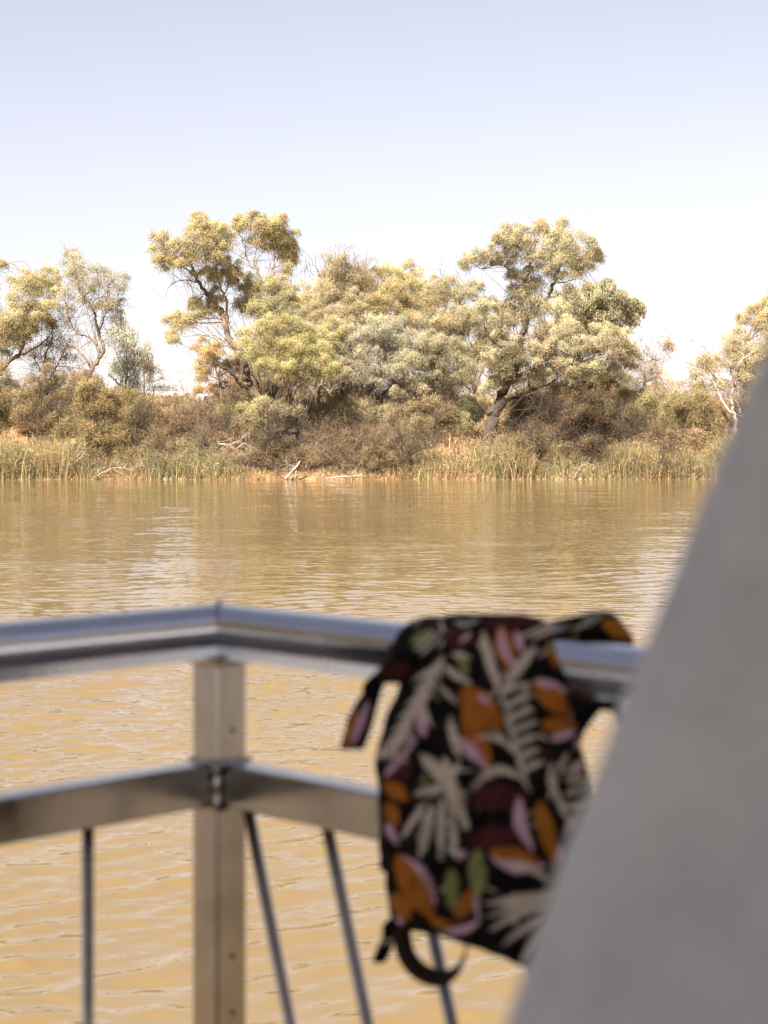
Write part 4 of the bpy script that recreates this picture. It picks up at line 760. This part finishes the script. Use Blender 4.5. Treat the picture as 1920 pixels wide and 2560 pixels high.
# ------------------------------------------------------------------ the bag
BLK = (.003, .0025, .0035); CR = (.44, .39, .345); OR = (.28, .10, .014); PK = (.46, .30, .40); MR = (.05, .011, .014); GN = (.17, .19, .075)
motifs = []     # (x0,y0,x1,y1,width,bend,colour) in a 800 x 1000 swatch laid on the front of the bag
def B(x0, y0, x1, y1, w, c, bend=0.): motifs.append((x0, y0, x1, y1, w, bend, c))
for a in [(540, 230, 740, 250, 60, MR), (760, 160, 1060, 150, 40, MR), (240, 420, 400, 400, 60, MR), (280, 980, 390, 880, 55, MR), (700, 1060, 1000, 1070, 85, MR), (670, 1290, 980, 1270, 80, MR), (760, 190, 800, 300, 30, MR), (1090, 760, 1260, 700, 35, MR)]: B(*a)
for a in [(850, 180, 910, 430, 62, OR), (650, 500, 860, 720, 95, OR), (660, 600, 800, 920, 62, OR), (1020, 460, 1220, 640, 70, OR), (1060, 690, 1250, 690, 50, OR), (250, 990, 380, 1080, 50, OR), (260, 1090, 330, 1220, 45, OR), (800, 1350, 1060, 1400, 60, OR), (1050, 1080, 1140, 1420, 52, OR), (320, 1360, 500, 1700, 85, OR), (300, 1560, 380, 1700, 60, OR), (620, 1700, 740, 1520, 50, OR), (480, 1700, 620, 1740, 30, OR), (1380, 150, 1540, 240, 50, OR), (1100, 250, 1150, 400, 30, OR), (30, 810, 110, 600, 30, OR)]: B(*a)
for a in [(860, 180, 960, 400, 26, PK, 40), (740, 530, 800, 580, 26, PK), (600, 740, 790, 930, 36, PK, -10), (250, 960, 410, 770, 20, PK), (950, 1060, 1030, 1350, 38, PK, 30), (350, 1370, 510, 1620, 22, PK, -40), (800, 1370, 1110, 1400, 30, PK, 50), (560, 1760, 750, 1700, 26, PK, 20), (430, 600, 450, 760, 34, PK), (1030, 460, 1170, 490, 24, PK), (1110, 770, 1250, 720, 26, PK), (80, 800, 170, 560, 26, PK), (720, 1540, 740, 1710, 14, PK), (260, 1200, 320, 1310, 26, PK), (310, 1690, 350, 1720, 16, PK), (930, 200, 970, 320, 24, PK)]: B(*a)
for a in [(730, 1330, 740, 1600, 55, GN), (600, 1430, 600, 1660, 42, GN), (390, 260, 520, 200, 36, GN), (640, 300, 680, 440, 34, GN), (1080, 310, 1180, 250, 26, GN), (1180, 260, 1260, 210, 24, GN)]: B(*a)
# frond down the left
for k in range(7):
    x, y = 560-k*38, 330+k*70; B(x, y, x-130, y+120, 22, CR, -12); B(x, y, x-20, y+130, 20, CR, 12)
B(600, 320, 700, 340, 26, CR); B(560, 380, 700, 470, 30, CR, 10); B(530, 480, 630, 580, 22, CR); B(440, 560, 500, 700, 24, CR, 8); B(400, 310, 520, 200, 16, CR); B(430, 330, 550, 190, 14, CR, 10)
# frond down the middle
B(760, 200, 860, 540, 40, CR, 10); B(1040, 280, 860, 520, 44, CR, 8)
for k in range(7):
    x, y = 850+k*17, 540+k*68; B(x, y, x+165-k*5, y-70, 26, CR, -14); B(x, y, x+60, y+90, 12, CR)
B(850, 540, 1000, 1010, 14, CR, 6)
B(720, 760, 930, 850, 28, CR, -50); B(700, 1030, 1000, 1000, 40, CR, -90); B(590, 640, 650, 880, 34, CR, 10)
# star of blades
for a in [(590, 1000, 430, 830, 60, CR), (590, 1000, 400, 1050, 36, CR), (560, 980, 650, 880, 38, CR), (560, 850, 690, 1240, 60, CR, 20), (580, 1010, 690, 1260, 30, CR), (590, 1060, 620, 1400, 34, CR), (550, 1060, 540, 1410, 34, CR), (500, 1100, 430, 1390, 46, CR), (470, 1080, 330, 1290, 26, CR)]: B(*a)
for a in [(1130, 1560, 760, 1620, 40, CR), (1120, 1590, 770, 1690, 26, CR, 10), (1110, 1620, 790, 1760, 34, CR, 20), (1080, 1680, 860, 1840, 30, CR, 10), (1140, 1640, 950, 1920, 30, CR), (1100, 1500, 820, 1400, 32, CR, 34)]: B(*a)
for a in [(1190, 950, 1290, 860, 24, CR), (1180, 970, 1310, 960, 26, CR, 10), (1180, 1060, 1300, 1000, 20, CR), (1170, 1110, 1310, 1080, 26, CR, 12), (1130, 1000, 1240, 1230, 28, CR, 12), (1110, 1010, 1120, 880, 24, CR), (1150, 950, 1200, 830, 20, CR), (1180, 1250, 1260, 1130, 20, CR), (1150, 950, 1100, 1080, 18, CR)]: B(*a)
for a in [(940, 240, 1150, 150, 16, CR), (1000, 250, 1220, 150, 16, CR), (700, 170, 600, 150, 12, CR), (640, 180, 750, 140, 12, CR), (1240, 200, 1350, 110, 16, CR), (1050, 210, 1330, 170, 14, CR), (1310, 170, 1390, 110, 12, CR), (700, 210, 640, 260, 18, CR), (380, 470, 560, 360, 16, CR)]: B(*a)
qr = np.random.default_rng(21); small = []
for _ in range(95):          # little filler leaves of the print, laid under the big ones
    x, y, a, l = qr.uniform(230, 1330), qr.uniform(110, 1880), qr.uniform(0, 6.283), qr.uniform(55, 120)
    small.append((x, y, x+l*math.cos(a), y+l*math.sin(a), qr.uniform(9, 17), qr.uniform(-8, 8), (CR, CR, MR, PK, GN, CR)[qr.integers(6)]))
motifs = small+motifs
def paint(zx, zy):
    c = np.tile(np.array(BLK), (len(zx), 1))
    for x0, y0, x1, y1, w_, bend, col in motifs:
        dx, dy = x1-x0, y1-y0; L_ = math.hypot(dx, dy); t_ = ((zx-x0)*dx+(zy-y0)*dy)/L_/L_; q = ((zx-x0)*-dy+(zy-y0)*dx)/L_
        tt = np.clip(t_, 0, 1); q = q-bend*4*tt*(1-tt); hw = w_*(.62 if col is CR else .85)*(np.sin(np.pi*tt**.85))**.75
        c[(t_ > 0) & (t_ < 1) & (np.abs(q) < hw)] = col
    return c
def cloth_material():
    m, nt, p = mat('printed_cloth'); L = nt.links.new; at = N(nt, 'ShaderNodeAttribute', attribute_name='tint'); L(at.outputs['Color'], p.inputs['Base Color']); p.inputs['Roughness'].default_value = .85
    tc = N(nt, 'ShaderNodeTexCoord'); n = noise(nt, tc.outputs['Object'], 400, 2, .5); b = N(nt, 'ShaderNodeBump', Strength=.3, Distance=.0008); L(n.outputs['Fac'], b.inputs['Height']); L(b.outputs[0], p.inputs['Normal']); p.inputs['Specular IOR Level'].default_value = .12
    return m
M_CLOTH = cloth_material()
NR = np.array([-uR[1], uR[0], 0]); NR = -NR if NR[1] > 0 else NR          # from the right-hand rail toward the camera
def zp(zx, zy): return 840+zx/2.074, 1480+zy/2.074
def on_plane(px, py, n):
    """point of the vertical plane parallel to the right rail, n metres in front of it, seen at px,py"""
    ray = np.stack([(px-PX0)/F, np.ones_like(px), -(py-PY0)/F], -1); c0 = CO+NR*n-np.array([0, 0, 0])
    t_ = (c0@NR)/(ray[..., :2]@NR[:2]); return ray*np.asarray(t_)[..., None]+np.array([0, 0, H])
bag = empty('backpack', on_plane(np.array(1290.), np.array(1560.), 0.)); tag(bag, 'black floral fabric backpack with cream orange and pink leaves slung over the railing', 'backpack')
def pillow(name, rows, n0, bulge, back, ncol=150, nrow=230, rowbulge=None, folds=.0055, skirt=None):
    """rows: (zy, zxL, zxR) outline; closed cushion whose front swells 'bulge' toward the camera and back by 'back'"""
    rows = np.array(rows, float); v = np.linspace(0, 1, nrow); zy = rows[0, 0]+(rows[-1, 0]-rows[0, 0])*(.5-.5*np.cos(np.pi*v))
    xl = np.interp(zy, rows[:, 0], rows[:, 1]); xr = np.interp(zy, rows[:, 0], rows[:, 2])
    ker = np.ones(7)/7; pad = lambda a: np.convolve(np.pad(a, 3, 'edge'), ker, 'valid'); xl, xr = pad(xl), pad(xr)
    u = .5-.5*np.cos(np.pi*np.linspace(0, 1, ncol)); ZX = xl[:, None]+(xr-xl)[:, None]*u; ZY = np.repeat(zy[:, None], ncol, 1)
    px, py = zp(ZX, ZY); base = on_plane(px, py, n0)
    vv = (zy-zy[0])/(zy[-1]-zy[0]); prof = (np.sin(np.pi*u)**.55)[None]*np.minimum(1, (np.minimum(vv, 1-vv)/.10))[:, None]**.5
    if rowbulge is not None: prof = prof*np.interp(vv, *rowbulge)[:, None]
    f = folds*(np.sin(ZX*.017+ZY*.006+1)+.8*np.sin(ZX*.031-ZY*.011+2*np.sin(ZY*.006))+.6*np.sin(ZX*.06+ZY*.02)+.5*np.sin(ZY*.028+ZX*.01))
    fr_ = base+NR*(prof*bulge+f*prof)[..., None]; bk = base-NR*(prof*back)[..., None]
    fv = fr_.reshape(-1, 3); c = paint(((fv[:, 0]/fv[:, 1]*F+PX0)-840)*2.074, ((PY0-(fv[:, 2]-H)/fv[:, 1]*F)-1480)*2.074); V = np.vstack([fr_.reshape(-1, 3), bk.reshape(-1, 3)]); nn = nrow*ncol
    i, j = np.meshgrid(np.arange(nrow-1), np.arange(ncol-1), indexing='ij'); a = i*ncol+j
    Qf = np.stack([a, a+1, a+ncol+1, a+ncol], -1).reshape(-1, 4); Qb = Qf[:, ::-1]+nn
    rim = []
    for k in range(nrow-1):
        rim.append((k*ncol, (k+1)*ncol, nn+(k+1)*ncol, nn+k*ncol)); q = k*ncol+ncol-1; rim.append((q+ncol, q, nn+q, nn+q+ncol))
    for k in range(ncol-1):
        rim.append((k+1, k, nn+k, nn+k+1)); q = (nrow-1)*ncol+k; rim.append((q, q+1, nn+q+1, nn+q))
    return mesh(name, V, np.vstack([Qf, Qb, np.array(rim)]), M_CLOTH, bag, True, np.vstack([c, c]))
body_rows = [(112, 690, 960), (135, 580, 1060), (170, 520, 1120), (215, 440, 1130), (260, 400, 1132), (310, 375, 1140), (380, 360, 1165), (450, 345, 1200), (520, 330, 1212), (600, 295, 1225), (700, 262, 1240), (780, 235, 1262), (880, 224, 1296), (960, 232, 1310), (1060, 243, 1314), (1150, 250, 1305), (1260, 255, 1290), (1350, 270, 1270), (1430, 290, 1255), (1500, 298, 1240), (1580, 290, 1220), (1650, 296, 1200), (1700, 310, 1180), (1735, 440, 1170), (1765, 600, 1155), (1790, 690, 1140), (1850, 800, 1100), (1900, 900, 1080), (1950, 1000, 1040)]
pillow('body', body_rows, .040, .062, .004, rowbulge=([0, .1, .3, .7, .9, 1], [.35, .55, .9, 1.1, .8, .4]))
pillow('flap', [(98, 1330, 1390), (115, 1280, 1420), (140, 1150, 1450), (170, 1050, 1480), (210, 960, 1520), (250, 900, 1540), (300, 880, 1530), (370, 900, 1490), (430, 950, 1430)], -.050, .018, .030, 90, 80)
# cloth wrapped over the top of the rail, joining front and flap
g = Geo(); ncs, nan = 120, 24
ss = np.linspace(0, 1, ncs); V = []
for k, s in enumerate(ss):
    pxl = 1052+(1392-1052)*s; q = on_plane(np.array(pxl), np.array(1600.), 0.); q[2] = ZTOP-.030
    lump = .003*math.sin(s*9)+.002*math.sin(s*23+1)+.012*math.sin(math.pi*min(1, s*.9+.02))**.8
    for a in np.linspace(-.2, math.pi+.5, nan):
        r = .0335+lump; V.append(q+NR*math.cos(a)*r*1.25+np.array([0, 0, math.sin(a)*r*1.0]))
V = np.array(V); pxv = (V[:, 0]/V[:, 1]*F+PX0); pyv = PY0-(V[:, 2]-H)/V[:, 1]*F
i, j = np.meshgrid(np.arange(ncs-1), np.arange(nan-1), indexing='ij'); a = i*nan+j; Q = np.stack([a, a+nan, a+nan+1, a+1], -1).reshape(-1, 4)
mesh('fold_over', V, Q, M_CLOTH, bag, True, paint((pxv-840)*2.074, (pyv-1480)*2.074))
pillow('side_pocket', [(300, 380, 400), (340, 310, 410), (400, 245, 400), (450, 232, 370), (475, 225, 345)], .075, .012, .012, 40, 40)
pillow('strap', [(395, 225, 310), (440, 200, 275), (480, 170, 245), (540, 125, 228), (600, 85, 210), (680, 58, 192), (740, 38, 172), (800, 20, 148), (818, 20, 142)], .070, .006, .006, 30, 60)
pillow('side_tab', [(1370, 258, 290), (1400, 235, 288), (1430, 222, 275), (1448, 240, 262)], .055, .006, .005, 16, 20)
pillow('strap', [(1690, 275, 330), (1760, 255, 318), (1840, 215, 290), (1900, 195, 268), (1925, 200, 245)], .060, .008, .006, 24, 40)
pillow('corner', [(560, 1210, 1385), (590, 1210, 1390), (640, 1215, 1350), (700, 1222, 1300), (760, 1232, 1258), (800, 1240, 1262)], .035, .010, .008, 30, 40)
def webbing():
    pts = [(340, 1730), (345, 1800), (365, 1880), (420, 1955), (500, 1998), (570, 2000), (630, 1960), (665, 1890), (682, 1800), (690, 1750)]
    C = catmull([on_plane(*map(np.array, map(float, zp(*q))), .06) for q in pts], 6); n = len(C)
    t_ = unit(np.gradient(C, axis=0)); side = unit(NR*.75+np.cross(t_, NR)*.65); th = unit(np.cross(t_, side)); w_, h_ = .010, .0013
    V = np.stack([C+side*w_+th*h_, C-side*w_+th*h_, C-side*w_-th*h_, C+side*w_-th*h_], 1).reshape(-1, 3)
    i, j = np.meshgrid(np.arange(n-1), np.arange(4), indexing='ij'); Q = np.stack([i*4+j, i*4+(j+1) % 4, (i+1)*4+(j+1) % 4, (i+1)*4+j], -1).reshape(-1, 4)
    Q = np.vstack([Q, [[0, 1, 2, 3], [(n-1)*4+3, (n-1)*4+2, (n-1)*4+1, (n-1)*4]]])
    mesh('webbing_loop', V, Q, M_CLOTH, bag, True, np.tile([.022, .012, .010], (len(V), 1)))
webbing()
